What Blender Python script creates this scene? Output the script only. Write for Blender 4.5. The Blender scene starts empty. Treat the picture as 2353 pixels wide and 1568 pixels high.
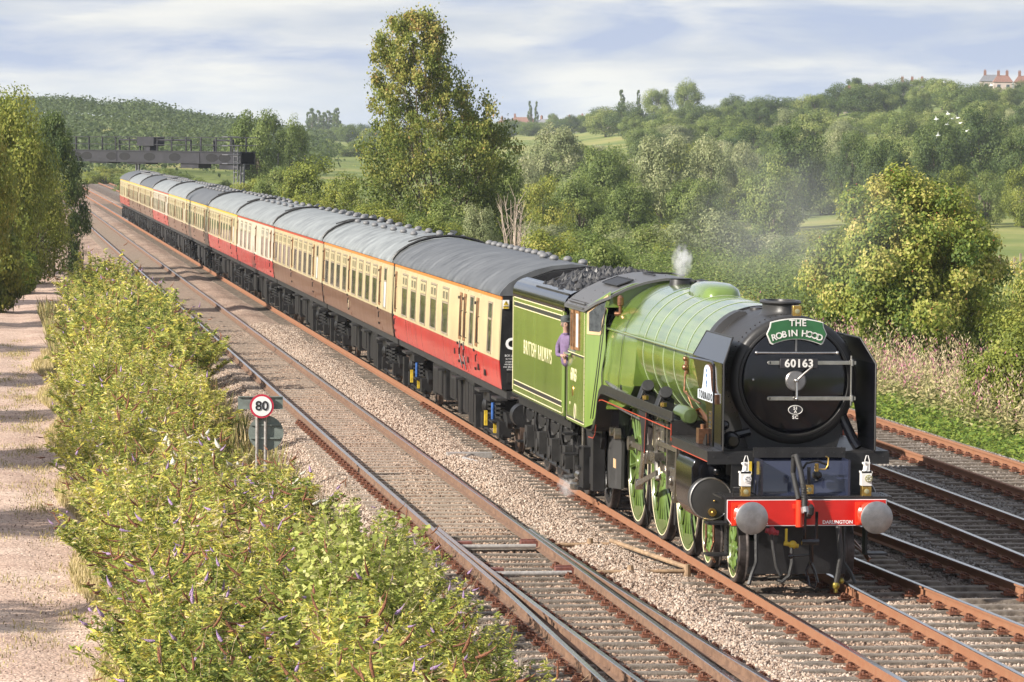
import bpy, math, random
import numpy as np
from mathutils import Vector, Matrix
R=math.radians
sc=bpy.context.scene
COL=sc.collection
random.seed(7); rng=np.random.default_rng(7)
# ---------------------------------------------------------------- camera
cam_d=bpy.data.cameras.new('camera'); cam=bpy.data.objects.new('camera',cam_d); COL.objects.link(cam)
CAM=Vector((-11.15,-51.554,6.1305)); YAW,PIT,ROL=.1355,.0516,.0083
F=Vector((math.sin(YAW)*math.cos(PIT),math.cos(YAW)*math.cos(PIT),-math.sin(PIT)))
R0=Vector((math.cos(YAW),-math.sin(YAW),0)); U0=R0.cross(F)
Rr=math.cos(ROL)*R0+math.sin(ROL)*U0; Uu=-math.sin(ROL)*R0+math.cos(ROL)*U0
m=Matrix((Rr,Uu,-F)).transposed().to_4x4(); m.translation=CAM
cam.matrix_world=m
cam_d.sensor_width=36; cam_d.lens=8796.1218/2353*36; cam_d.clip_start=.5; cam_d.clip_end=9000
sc.camera=cam
# ---------------------------------------------------------------- sun, sky, exposure
SUN_EL,SUN_AZ=R(28.5),R(20)          # sun low on the left, slightly in front of the train
sd=Vector((-math.cos(SUN_AZ)*math.cos(SUN_EL),-math.sin(SUN_AZ)*math.cos(SUN_EL),math.sin(SUN_EL)))
sl=bpy.data.lights.new('sun','SUN'); sl.energy=5.0; sl.angle=R(.5); sl.color=(1,.93,.83)
so=bpy.data.objects.new('sun',sl); COL.objects.link(so)
so.rotation_euler=sd.to_track_quat('Z','Y').to_euler(); so.location=(-60,-20,60)
W=bpy.data.worlds.new('World'); sc.world=W; W.use_nodes=True
nt=W.node_tree; nt.nodes.clear()
def N(t,**k):
    n=nt.nodes.new(t)
    for a,b in k.items(): setattr(n,a,b)
    return n
out=N('ShaderNodeOutputWorld'); bg=N('ShaderNodeBackground'); bg2=N('ShaderNodeBackground'); mx=N('ShaderNodeMixShader')
sky=N('ShaderNodeTexSky',sky_type='NISHITA'); sky.sun_disc=False; sky.sun_elevation=SUN_EL; sky.sun_rotation=math.atan2(sd.x,sd.y)
sky.air_density=1.0; sky.dust_density=1.5; sky.ozone_density=1.5
bg.inputs[1].default_value=.10
tc=N('ShaderNodeTexCoord'); mp=N('ShaderNodeMapping'); mp.inputs['Scale'].default_value=(9,9,44)
mp.inputs['Location'].default_value=(1.3,.4,.35)
n1=N('ShaderNodeTexNoise'); n1.inputs['Scale'].default_value=1.9; n1.inputs['Detail'].default_value=9; n1.inputs['Roughness'].default_value=.52
n1.inputs['Distortion'].default_value=.25
cr=N('ShaderNodeValToRGB'); e=cr.color_ramp.elements; e[0].position=.36; e[0].color=(0,0,0,1); e[1].position=.54; e[1].color=(1,1,1,1)
n2=N('ShaderNodeTexNoise'); n2.inputs['Scale'].default_value=2.4; n2.inputs['Detail'].default_value=7
mp2=N('ShaderNodeMapping'); mp2.inputs['Scale'].default_value=(5,5,30); mp2.inputs['Location'].default_value=(4,2,0)
c2=N('ShaderNodeValToRGB'); e=c2.color_ramp.elements; e[0].position=.35; e[0].color=(.62,.69,.86,1); e[1].position=.60; e[1].color=(1.08,1.07,1.05,1)
c3=N('ShaderNodeMixRGB'); c3.inputs[1].default_value=(.50,.60,.88,1)
L=nt.links.new
L(tc.outputs['Generated'],mp.inputs[0]); L(mp.outputs[0],n1.inputs[0]); L(n1.outputs[0],cr.inputs[0])
L(tc.outputs['Generated'],mp2.inputs[0]); L(mp2.outputs[0],n2.inputs[0]); L(n2.outputs[0],c2.inputs[0])
L(cr.outputs[0],c3.inputs[0]); L(c2.outputs[0],c3.inputs[2])
L(sky.outputs[0],bg.inputs[0]); L(c3.outputs[0],bg2.inputs[0]); bg2.inputs[1].default_value=.43
mx.inputs[0].default_value=.88
L(bg.outputs[0],mx.inputs[1]); L(bg2.outputs[0],mx.inputs[2]); L(mx.outputs[0],out.inputs[0])
sc.view_settings.view_transform='Standard'; sc.view_settings.look='None'; sc.view_settings.gamma=1
sc.view_settings.use_curve_mapping=False; sc.view_settings.exposure=1.0
sc.render.engine='CYCLES'; sc.cycles.max_bounces=6; sc.cycles.diffuse_bounces=2; sc.cycles.glossy_bounces=2
sc.cycles.transmission_bounces=3; sc.cycles.transparent_max_bounces=4; sc.cycles.volume_bounces=1
sc.cycles.volume_step_rate=2; sc.cycles.volume_max_steps=96
# ---------------------------------------------------------------- materials
MATS={}
def mat(name,col,rough=.6,metal=0,var=.12,scale=6,bump=0,bscale=40,col2=None,coat=0,streak=False,spec=.5,emit=None):
    """procedural principled material: base colour broken up by noise, optional relief, optional vertical streaks"""
    if name in MATS: return MATS[name]
    M=bpy.data.materials.new(name); M.use_nodes=True; t=M.node_tree; b=t.nodes['Principled BSDF']; l=t.links.new
    def n(ty): return t.nodes.new(ty)
    c=n('ShaderNodeTexCoord'); mpn=n('ShaderNodeMapping'); mpn.inputs['Scale'].default_value=(1,1,.12) if streak else (1,1,1)
    l(c.outputs['Object'],mpn.inputs[0])
    ns=n('ShaderNodeTexNoise'); ns.inputs['Scale'].default_value=scale; ns.inputs['Detail'].default_value=6; ns.inputs['Roughness'].default_value=.62
    l(mpn.outputs[0],ns.inputs[0])
    rp=n('ShaderNodeValToRGB'); e=rp.color_ramp.elements
    c1=col2 if col2 else tuple(x*(1-var*1.6) for x in col); c0=tuple(min(1,x*(1+var*.6)) for x in col)
    e[0].position=.32; e[0].color=(*c1,1); e[1].position=.66; e[1].color=(*c0,1)
    l(ns.outputs[0],rp.inputs[0]); l(rp.outputs[0],b.inputs['Base Color'])
    rr=n('ShaderNodeMapRange'); rr.inputs[3].default_value=max(.02,rough*.75); rr.inputs[4].default_value=min(1,rough*1.3)
    l(ns.outputs[0],rr.inputs[0]); l(rr.outputs[0],b.inputs['Roughness'])
    b.inputs['Metallic'].default_value=metal; b.inputs['Coat Weight'].default_value=coat; b.inputs['Coat Roughness'].default_value=.08
    b.inputs['Specular IOR Level'].default_value=spec
    if bump:
        nb=n('ShaderNodeTexNoise'); nb.inputs['Scale'].default_value=bscale; nb.inputs['Detail'].default_value=4
        l(c.outputs['Object'],nb.inputs[0]); bp=n('ShaderNodeBump'); bp.inputs['Strength'].default_value=bump; bp.inputs['Distance'].default_value=.03
        l(nb.outputs[0],bp.inputs['Height']); l(bp.outputs[0],b.inputs['Normal'])
    MATS[name]=M; return M
def leafmat(name,cols,trans=.42,rough=.6,objvar=.38,pos=None):
    """leaf material: colour ramp over the per-leaf 'tint' attribute, shifted per object; part of the light shines through"""
    M=bpy.data.materials.new(name); M.use_nodes=True; t=M.node_tree; b=t.nodes['Principled BSDF']; l=t.links.new; o=t.nodes['Material Output']
    a=t.nodes.new('ShaderNodeAttribute'); a.attribute_name='tint'
    oi=t.nodes.new('ShaderNodeObjectInfo'); ma=t.nodes.new('ShaderNodeMath'); ma.operation='MULTIPLY_ADD'
    ma.inputs[1].default_value=objvar; l(oi.outputs['Random'],ma.inputs[0]); 
    sb=t.nodes.new('ShaderNodeMath'); sb.operation='SUBTRACT'; sb.inputs[1].default_value=objvar*.5; l(a.outputs['Fac'],sb.inputs[0]); l(sb.outputs[0],ma.inputs[2])
    rp=t.nodes.new('ShaderNodeValToRGB'); el=rp.color_ramp.elements
    k=len(cols)
    for i,c in enumerate(cols):
        p=pos[i] if pos else i/(k-1)
        if i==0: el[0].position=p; el[0].color=(*c,1)
        elif i==k-1: el[-1].position=p; el[-1].color=(*c,1)
        else: x=el.new(p); x.color=(*c,1)
    l(ma.outputs[0],rp.inputs[0]); l(rp.outputs[0],b.inputs['Base Color']); b.inputs['Roughness'].default_value=rough
    b.inputs['Specular IOR Level'].default_value=.35
    tr=t.nodes.new('ShaderNodeBsdfTranslucent'); l(rp.outputs[0],tr.inputs[0]); mxx=t.nodes.new('ShaderNodeMixShader'); mxx.inputs[0].default_value=trans
    l(b.outputs[0],mxx.inputs[1]); l(tr.outputs[0],mxx.inputs[2]); l(mxx.outputs[0],o.inputs[0])
    MATS[name]=M; return M
# ---------------------------------------------------------------- mesh builder
class MB:
    def __init__(s): s.v=[]; s.f=[]; s.m=[]; s.cm=0
    def mat(s,i): s.cm=i; return s
    def add(s,v,f):
        o=len(s.v); s.v+=[tuple(x) for x in v]; s.f+=[tuple(i+o for i in q) for q in f]; s.m+=[s.cm]*len(f); return s
    def bx(s,x0,x1,y0,y1,z0,z1):
        x0,x1=min(x0,x1),max(x0,x1); y0,y1=min(y0,y1),max(y0,y1); z0,z1=min(z0,z1),max(z0,z1)
        return s.add([(x0,y0,z0),(x1,y0,z0),(x1,y1,z0),(x0,y1,z0),(x0,y0,z1),(x1,y0,z1),(x1,y1,z1),(x0,y1,z1)],
              [(0,3,2,1),(4,5,6,7),(0,1,5,4),(1,2,6,5),(2,3,7,6),(3,0,4,7)])
    def tube(s,pts,r,n=8,caps=True,flat=1):
        pts=[Vector(p) for p in pts]; k=len(pts); rs=r if isinstance(r,(list,tuple)) else [r]*k
        vs=[]; fs=[]; up=None
        for i,p in enumerate(pts):
            d=(pts[min(i+1,k-1)]-pts[max(i-1,0)])
            d=d.normalized() if d.length>1e-9 else Vector((0,0,1))
            if up is None: up=Vector((0,0,1)) if abs(d.z)<.9 else Vector((1,0,0))
            a=d.cross(up); a=a.normalized() if a.length>1e-6 else Vector((1,0,0)); b=a.cross(d).normalized(); up=b
            for j in range(n):
                t=2*math.pi*j/n; vs.append(p+(a*math.cos(t)+b*math.sin(t)*flat)*rs[i])
        for i in range(k-1):
            for j in range(n):
                a0=i*n+j; a1=i*n+(j+1)%n; fs.append((a0,a1,a1+n,a0+n))
        if caps: fs.append(tuple(range(n))[::-1]); fs.append(tuple((k-1)*n+j for j in range(n)))
        return s.add(vs,fs)
    def cyl(s,p0,p1,r,r1=None,n=16): return s.tube([p0,p1],[r,r if r1 is None else r1],n)
    def lathe(s,prof,o=(0,0,0),ax='y',n=32,sx=1,sz=1,caps=True):
        vs=[]; fs=[]; k=len(prof)
        for (a,r) in prof:
            for j in range(n):
                t=2*math.pi*j/n; c,q=math.cos(t)*r*sx,math.sin(t)*r*sz
                vs.append({'y':(o[0]+c,o[1]+a,o[2]+q),'x':(o[0]+a,o[1]+c,o[2]+q),'z':(o[0]+c,o[1]+q,o[2]+a)}[ax])
        for i in range(k-1):
            for j in range(n):
                a0=i*n+j; a1=i*n+(j+1)%n; fs.append((a0,a1,a1+n,a0+n))
        if caps: fs.append(tuple(range(n))); fs.append(tuple((k-1)*n+j for j in range(n))[::-1])
        return s.add(vs,fs)
    def prism(s,poly,ax,a0,a1):
        n=len(poly)
        def pt(a,p): return {'x':(a,p[0],p[1]),'y':(p[0],a,p[1]),'z':(p[0],p[1],a)}[ax]
        vs=[pt(a0,p) for p in poly]+[pt(a1,p) for p in poly]
        return s.add(vs,[tuple(range(n))[::-1],tuple(range(n,2*n))]+[(i,(i+1)%n,(i+1)%n+n,i+n) for i in range(n)])
    def sph(s,c,r,nu=12,nv=8):
        if not isinstance(r,(tuple,list)): r=(r,r,r)
        vs=[];fs=[]
        for i in range(nv+1):
            p=math.pi*i/nv
            for j in range(nu):
                t=2*math.pi*j/nu; vs.append((c[0]+r[0]*math.sin(p)*math.cos(t),c[1]+r[1]*math.sin(p)*math.sin(t),c[2]-r[2]*math.cos(p)))
        for i in range(nv):
            for j in range(nu):
                a=i*nu+j;b=i*nu+(j+1)%nu; fs.append((a,b,b+nu,a+nu))
        return s.add(vs,fs)
    def loft(s,rings,closed=True,caps=True):
        n=len(rings[0]); vs=[p for r in rings for p in r]; fs=[]
        for i in range(len(rings)-1):
            for j in range(n if closed else n-1):
                a=i*n+j;b=i*n+(j+1)%n; fs.append((a,b,b+n,a+n))
        if caps and closed: fs.append(tuple(range(n))[::-1]); fs.append(tuple((len(rings)-1)*n+j for j in range(n)))
        return s.add(vs,fs)
    def mesh(s,name,mats,off=(0,0,0),smooth=35):
        me=bpy.data.meshes.new(name); ox,oy,oz=off
        me.from_pydata([(x-ox,y-oy,z-oz) for x,y,z in s.v],[],s.f)
        for mm in (mats if isinstance(mats,(list,tuple)) else [mats]): me.materials.append(mm)
        me.polygons.foreach_set('material_index',s.m)
        if smooth:
            me.polygons.foreach_set('use_smooth',[True]*len(me.polygons)); me.update(); me.set_sharp_from_angle(angle=R(smooth))
        me.update(); return me
    def build(s,name,mats,parent=None,smooth=35,kind=None,label=None,bevel=0):
        me=s.mesh(name,mats,tuple(wpos(parent)),smooth)
        o=link(name,me,parent)
        if kind: o['kind']=kind
        if label: o['label']=label
        if bevel:
            b=o.modifiers.new('bevel','BEVEL'); b.width=bevel; b.segments=2; b.limit_method='ANGLE'; b.angle_limit=R(40)
        return o
ORD=['zero','first','second','third','fourth','fifth','sixth','seventh','eighth','ninth','tenth','eleventh','twelfth','thirteenth','fourteenth','fifteenth','sixteenth','seventeenth','eighteenth','nineteenth','twentieth']
def nth(i):
    if i<=20: return ORD[i]
    T={2:'twent',3:'thirt',4:'fort',5:'fift',6:'sixt',7:'sevent'}[i//10]
    return T+'ieth' if i%10==0 else T+'y-'+ORD[i%10]
def wpos(o):
    p=Vector((0,0,0))
    while o is not None: p=p+o.location; o=o.parent
    return p
def link(name,data,parent=None,loc=None,rot=None,scale=None):
    o=bpy.data.objects.new(name,data); COL.objects.link(o)
    if parent is not None: o.parent=parent
    if loc is not None: o.location=loc
    if rot is not None: o.rotation_euler=rot
    if scale is not None: o.scale=scale
    return o
def thing(name,label,cat,loc=(0,0,0),group=None,rz=0,scale=None):
    o=link(name,None,None,loc,(0,0,rz),scale); o['label']=label; o['category']=cat
    if group: o['group']=group
    return o
def tag(o,label=None,cat=None,group=None,kind=None):
    if label:o['label']=label
    if cat:o['category']=cat
    if group:o['group']=group
    if kind:o['kind']=kind
    return o
def copy_tree(o,parent=None):
    c=o.copy(); COL.objects.link(c); c.parent=parent
    for ch in list(o.children): copy_tree(ch,c)
    return c
def text(body,size,material,parent,loc,facing,name='lettering',bold=.0,depth=.004,sx=1,sp=1,align='CENTER'):
    cu=bpy.data.curves.new(name,'FONT'); cu.body=body; cu.size=size; cu.align_x=align; cu.align_y='CENTER'; cu.extrude=depth; cu.offset=bold; cu.space_character=sp
    cu.resolution_u=3
    tmp=bpy.data.objects.new('tmp',cu); COL.objects.link(tmp)
    dg=bpy.context.evaluated_depsgraph_get(); me=bpy.data.meshes.new_from_object(tmp.evaluated_get(dg)); me.name=name
    bpy.data.objects.remove(tmp); bpy.data.curves.remove(cu)
    me.materials.clear(); me.materials.append(material)
    rot={'left':(R(90),0,R(-90)),'front':(R(90),0,0)}[facing]
    pl=Vector(loc)-wpos(parent)
    o=link(name,me,parent,pl,rot,(sx,1,1)); return o
def rings_arc(cx,cz,r,a0,a1,n,y):  # arc in XZ plane
    return [(cx+r*math.cos(R(a0+(a1-a0)*i/n)),y,cz+r*math.sin(R(a0+(a1-a0)*i/n))) for i in range(n+1)]
# ================================================================ FOLIAGE TOOLS
def quads_mesh(name,P,T,B,tint,material,kind='leaf'):
    """one diamond-shaped leaf per point; P centre, T half length vector, B half width vector"""
    n=len(P); V=np.empty((n,4,3),dtype=np.float32)
    V[:,0]=P-T; V[:,1]=P+B-T*.1; V[:,2]=P+T; V[:,3]=P-B-T*.1
    me=bpy.data.meshes.new(name); me.vertices.add(n*4); me.vertices.foreach_set('co',V.reshape(-1))
    me.loops.add(n*4); me.loops.foreach_set('vertex_index',np.arange(n*4,dtype=np.int32))
    me.polygons.add(n); me.polygons.foreach_set('loop_start',np.arange(0,n*4,4,dtype=np.int32)); me.polygons.foreach_set('loop_total',np.full(n,4,dtype=np.int32))
    at=me.attributes.new('tint','FLOAT','POINT'); at.data.foreach_set('value',np.repeat(tint.astype(np.float32),4))
    me.materials.append(material); me.update(calc_edges=True); return me
def unit(v): return v/np.maximum(np.linalg.norm(v,axis=-1,keepdims=True),1e-9)
def frames(n,normal,droop=0):
    r=unit(rng.normal(size=(n,3))); nn=unit(normal+r*.75)
    t=unit(np.cross(nn,rng.normal(size=(n,3)))); t[:,2]-=droop; t=unit(t); b=unit(np.cross(nn,t)); return t,b
def crown(kind,nl,leaf,K=40,seed=0,aspect=.55,material=None,gap=.0):
    """leaves of a unit tree crown (height 1, width 1, base at z=0). returns mesh and cluster centres"""
    g=np.random.default_rng(seed)
    cs=[];rs=[]
    while len(cs)<K:
        d=unit(g.normal(size=3)); q=g.uniform(.35,1)**.5
        if kind=='round': c=np.array([d[0]*.40*q,d[1]*.40*q,.58+d[2]*.36*q]); r=g.uniform(.09,.16)
        elif kind=='bush': c=np.array([d[0]*.42*q,d[1]*.42*q,.42+d[2]*.42*q]); r=g.uniform(.10,.18)
        elif kind=='tall':
            z=g.uniform(.08,.95); w=.44*math.sin(math.pi*min(1,(z+.12)))**.8 if z<.5 else .40*(1-(z-.5)/.52)**.75; a=g.uniform(0,6.28); q2=g.uniform(.3,1)**.5
            c=np.array([math.cos(a)*w*q2,math.sin(a)*w*q2,z]); r=g.uniform(.06,.11)
        elif kind=='poplar':
            z=g.uniform(.06,.96); w=.36*(math.sin(math.pi*z**.75))**.6; a=g.uniform(0,6.28)
            c=np.array([math.cos(a)*w*q,math.sin(a)*w*q,z]); r=g.uniform(.07,.12)
        elif kind=='hawthorn':
            ang=math.atan2(d[1],d[0]); lump=1+.05*math.sin(ang*3+d[2]*4)+.05*math.sin(ang*7-d[2]*6)
            q3=q*lump*(1.12 if g.random()<.12 else 1); c=np.array([d[0]*.43*q3,d[1]*.43*q3,.46+d[2]*.44*q3]); r=g.uniform(.045,.10)
        elif kind=='flat': 
            c=np.array([d[0]*.42*q,d[1]*.42*q,.45+abs(d[2])*.40*q]); r=g.uniform(.08,.14)
        cs.append(c); rs.append(r)
    cs=np.array(cs); rs=np.array(rs); per=g.integers(0,K,nl)
    dirs=unit(g.normal(size=(nl,3))); rad=g.uniform(.25,1,nl)**.45
    zs=.35 if kind=='poplar' else .8
    P=cs[per]+dirs*np.array([1,1,zs])*(rs[per]*rad)[:,None]
    if kind!='poplar': P[:,2]=np.maximum(P[:,2],.02)
    P+=g.normal(size=(nl,3))*.008
    ctr=np.array([0,0,.5]); outw=unit(P-ctr)*.6+dirs*.7+np.array([0,0,.35])
    t,b=frames(nl,outw,.3)
    s=leaf*g.uniform(.6,1.3,nl)[:,None]
    tint=.5+(g.uniform(-.26,.26,K))[per]+g.normal(size=nl)*.13+(P[:,2]-.5)*.15
    me=quads_mesh('crown',P,t*s,b*s*aspect,np.clip(tint,0,1),material); me['cl']=0
    return me,cs
def limbs(cs,trunk_h,r0,material,n=14,seed=1,multi=1):
    g=random.Random(seed); b=MB()
    for k in range(multi):
        ox=g.uniform(-.06,.06)*(multi>1); oy=g.uniform(-.06,.06)*(multi>1)
        b.tube([(ox,oy,-.06),(ox*1.2,oy*1.2,trunk_h*.5),(ox*2+g.uniform(-.02,.02),oy*2,trunk_h),(ox*2.5+g.uniform(-.05,.05),oy*2.5,min(.85,trunk_h*1.9))],[r0,r0*.8,r0*.6,r0*.12],8)
    idx=list(range(len(cs))); g.shuffle(idx)
    for i in idx[:n]:
        c=Vector(cs[i]); st=Vector((0,0,g.uniform(.5,1.0)*min(trunk_h,max(.05,c.z*.8)))); mid=st.lerp(c,.5)+Vector((0,0,-.02))
        b.tube([st,mid,c],[r0*.38,r0*.2,r0*.05],5)
    return b.mesh('trunk',material)
BARK=mat('bark',(.12,.095,.07),.9,bump=.5,bscale=30,var=.3)
LM_OAK=leafmat('leaf_dark_green',[(.022,.045,.012),(.055,.092,.024),(.105,.15,.036),(.18,.22,.065)],objvar=.2)
LM_MID=leafmat('leaf_mid_green',[(.06,.09,.018),(.115,.165,.036),(.20,.25,.062),(.33,.35,.12)])
LM_PALE=leafmat('leaf_willow_grey',[(.11,.135,.055),(.20,.235,.10),(.31,.33,.16),(.44,.43,.25)])
LM_YEL=leafmat('leaf_yellow_green',[(.065,.085,.013),(.15,.19,.028),(.27,.30,.05),(.42,.38,.09)])
LM_HAW=leafmat('leaf_hawthorn',[(.07,.12,.02),(.24,.29,.045),(.46,.43,.11),(.62,.52,.20),(.58,.26,.12)],pos=[0,.35,.6,.85,1.0])
LM_HILL=leafmat('leaf_hill_wood',[(.030,.052,.018),(.060,.090,.030),(.10,.135,.045),(.16,.19,.075)],objvar=0)
LM_COP=leafmat('leaf_copper',[(.03,.012,.02),(.07,.022,.035),(.11,.04,.05)])
LM_BIRCH=leafmat('leaf_birch',[(.05,.08,.014),(.12,.16,.025),(.23,.25,.04),(.38,.33,.07)])
LM_BUD=leafmat('leaf_buddleia',[(.10,.14,.03),(.28,.33,.07),(.50,.50,.12),(.70,.60,.10),(.66,.56,.36)],trans=.4,pos=[0,.3,.58,.82,1])
LM_SAP=leafmat('leaf_sapling',[(.16,.20,.04),(.33,.38,.08),(.50,.52,.16),(.62,.60,.30)],trans=.4)
LM_BRAM=leafmat('leaf_bramble',[(.07,.13,.02),(.17,.25,.035),(.29,.34,.06),(.40,.39,.10)])
LM_WEED=leafmat('willowherb_and_grass',[(.05,.085,.02),(.17,.20,.05),(.42,.36,.17),(.52,.43,.27),(.46,.24,.26),(.42,.12,.22)],trans=.3,objvar=0,pos=[0,.25,.45,.72,.9,1])
LM_DRY=leafmat('dry_grass',[(.10,.13,.03),(.30,.26,.09),(.50,.40,.20),(.60,.50,.30)],trans=.3,objvar=0)
VAR={}
def variant(key,kind,nl,leaf,K,seed,material,trunk_h,r0,n=14,multi=1,aspect=.55):
    me,cs=crown(kind,nl,leaf,K,seed,aspect,material)
    VAR[key]=(me,limbs(cs,trunk_h,r0,BARK,n,seed,multi))
variant('oak','round',17100,0.0140,73,11,LM_OAK,.34,.032)
variant('oak2','round',17100,0.0140,64,12,LM_OAK,.34,.032)
variant('ash','round',15200,0.0140,57,13,LM_MID,.36,.028)
variant('ash2','round',15200,0.0147,70,14,LM_MID,.36,.028)
variant('willow','bush',15200,0.0147,60,15,LM_PALE,.3,.03)
variant('willow2','round',15200,0.0147,54,16,LM_PALE,.3,.03)
variant('thorn','bush',15200,0.0147,57,17,LM_YEL,.25,.022,multi=3)
variant('thorn2','bush',15200,0.0147,48,18,LM_MID,.25,.022,multi=3)
variant('poplar','poplar',9500,0.0182,80,19,LM_OAK,.5,.05)
variant('copper','round',11400,0.0154,57,20,LM_COP,.34,.03)
variant('pine','flat',11400,0.0154,41,21,LM_OAK,.5,.03)
NAMES={'oak':'oak_tree','oak2':'oak_tree','ash':'ash_tree','ash2':'ash_tree','willow':'willow_tree','willow2':'willow_tree','thorn':'hawthorn_bush','thorn2':'hawthorn_bush','poplar':'poplar_tree','copper':'copper_beech_tree','pine':'pine_tree'}
def tree(key,x,y,z,h,w,label,group=None,cat=None):
    nm=NAMES[key]; t=thing(nm,label,cat or ('bush' if 'bush' in nm else 'tree'),(x,y,z),group,random.uniform(0,6.28),(w,w,h))
    c,k=VAR[key]; link('crown',c,t); link('trunk',k,t); return t
# ================================================================ TERRAIN
def az(u): return YAW+math.atan((u-1176.5)/8796.1)
UC=[-2600,-400,100,300,520,760,1000,1250,1500,1750,2050,2353,3000,5200]
DR=[20,120,200,300,420,600,800,1000,1300,1700,2300,4000]
ZT=np.array([
#   -2600 -400  100  300  520  760  1000 1250 1500 1750 2050 2353 3000 5200
   [-.5,  -.5, -.5, -.5, -.5, -.5,-.5, -.5, -.5, -.5, -.5, -.5, -.5, -.5],  #20
   [-.5,  -.5, -.5, -.5, -.5, -.6,-1., -1.5,-1.8,-2., -1.8,-1.6,-1.5,-1.5], #120
   [0,    0,   -.5, -.5, -.5, -.8,-1.5,-3,  -4,  -4,  -4,  -3.6,-3, -3],    #200
   [1,    1,   -.4, -.5, -.5, -1, -2,  -4,  -5,  -5,  -4.6,-4,  -3, -3],    #300
   [2,    2,    0,  -.5, -.8, -1, -2,  -4,  -5,  -5,  -4.2,-3.8,-3, -3],    #420
   [3,    4,    1,   0,  -.5,  0, -1,  -2.5,-3,  -3,  -2.2,-1.6, 0,  0],    #600
   [4,    6,    5,   5,   4,   1.5,0,   0,   1,   2,   4,   6,   7,  6],    #800
   [5,    8,    13,  12,  8,   3,  3,   4,   6,   8.5, 12,  14,  15, 12],   #1000
   [5,    8,    15,  14,  9,   5,  6,   8,   13,  16,  22,  25,  27, 20],   #1300
   [6,    9,    10,  10,  9,   7,  8,   10,  15,  19,  27,  31,  33, 25],   #1700
   [8,    9,    9,   9,   9,   8,  9,   10,  15,  19,  25,  29,  31, 25],   #2300
   [8,    9,    9,   9,   9,   8,  9,   10,  12,  15,  18,  20,  20, 15]])  #4000
def terr_ud(u,d):
    i=int(np.clip(np.searchsorted(UC,u)-1,0,len(UC)-2)); j=int(np.clip(np.searchsorted(DR,d)-1,0,len(DR)-2))
    a=min(1,max(0,(u-UC[i])/(UC[i+1]-UC[i]))); b=min(1,max(0,(d-DR[j])/(DR[j+1]-DR[j]))); a=a*a*(3-2*a)
    return float((ZT[j,i]*(1-a)+ZT[j,i+1]*a)*(1-b)+(ZT[j+1,i]*(1-a)+ZT[j+1,i+1]*a)*b)
def ud(x,y):
    dx,dy=x-CAM.x,y-CAM.y; d=math.hypot(dx,dy); a=math.atan2(dx,dy)-YAW
    a=max(-1.1,min(1.1,a)); return 1176.5+8796.1*math.tan(a),d
def ground_z(x,y):
    u,d=ud(x,y); z=terr_ud(u,d)
    if y<620:
        k=min(max((x-9.6)/9,0),1) if x>0 else min(max((-13-x)/8,0),1)
        k=k*k*(3-2*k); fade=min(max((y-480)/140,0),1); k=max(k,fade)
        z=-.5*(1-k)+z*k
    return z
def xy(u,d):
    a=az(u); return CAM.x+d*math.sin(a),CAM.y+d*math.cos(a)
def grid_mesh(name,xs,ys,zf,material,smooth=True):
    nx,ny=len(xs),len(ys); v=[(x,y,zf(x,y)) for y in ys for x in xs]
    f=[(j*nx+i,j*nx+i+1,(j+1)*nx+i+1,(j+1)*nx+i) for j in range(ny-1) for i in range(nx-1)]
    me=bpy.data.meshes.new(name); me.from_pydata(v,[],f); me.materials.append(material)
    if smooth: me.polygons.foreach_set('use_smooth',[True]*len(f))
    me.update(); return me
def groundmat(name,stops,scale,bump,bscale,dist=.05,voro=None,rough=.95,detail=8,extra=None):
    M=bpy.data.materials.new(name); M.use_nodes=True; t=M.node_tree; b=t.nodes['Principled BSDF']; l=t.links.new; n=t.nodes.new
    c=n('ShaderNodeTexCoord'); ns=n('ShaderNodeTexNoise'); ns.inputs['Scale'].default_value=scale; ns.inputs['Detail'].default_value=detail; ns.inputs['Roughness'].default_value=.6
    l(c.outputs['Object'],ns.inputs[0]); rp=n('ShaderNodeValToRGB'); el=rp.color_ramp.elements
    for i,(p,cc) in enumerate(stops):
        if i==0: el[0].position=p; el[0].color=(*cc,1)
        elif i==len(stops)-1: el[-1].position=p; el[-1].color=(*cc,1)
        else: x=el.new(p); x.color=(*cc,1)
    l(ns.outputs[0],rp.inputs[0]); colr=rp.outputs[0]
    nb=n('ShaderNodeTexNoise'); nb.inputs['Scale'].default_value=bscale; nb.inputs['Detail'].default_value=5; l(c.outputs['Object'],nb.inputs[0]); hgt=nb.outputs[0]
    if voro:
        vo=n('ShaderNodeTexVoronoi'); vo.inputs['Scale'].default_value=voro; l(c.outputs['Object'],vo.inputs[0])
        mm=n('ShaderNodeMixRGB'); mm.blend_type='MULTIPLY'; mm.inputs[0].default_value=.75; l(colr,mm.inputs[1])
        vr=n('ShaderNodeValToRGB'); vr.color_ramp.elements[0].color=(.45,.40,.38,1); vr.color_ramp.elements[1].color=(1.25,1.2,1.12,1)
        sp=n('ShaderNodeSeparateColor'); l(vo.outputs['Color'],sp.inputs[0]); l(sp.outputs[0],vr.inputs[0]); l(vr.outputs[0],mm.inputs[2]); colr=mm.outputs[0]
        inv=n('ShaderNodeMath'); inv.operation='MULTIPLY_ADD'; inv.inputs[1].default_value=-1.2; inv.inputs[2].default_value=1; l(vo.outputs['Distance'],inv.inputs[0]); hgt=inv.outputs[0]
    if extra: colr=extra(t,c,colr)
    l(colr,b.inputs['Base Color']); b.inputs['Roughness'].default_value=rough; b.inputs['Specular IOR Level'].default_value=.2
    bp=n('ShaderNodeBump'); bp.inputs['Strength'].default_value=bump; bp.inputs['Distance'].default_value=dist; l(hgt,bp.inputs['Height']); l(bp.outputs[0],b.inputs['Normal'])
    return M
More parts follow.
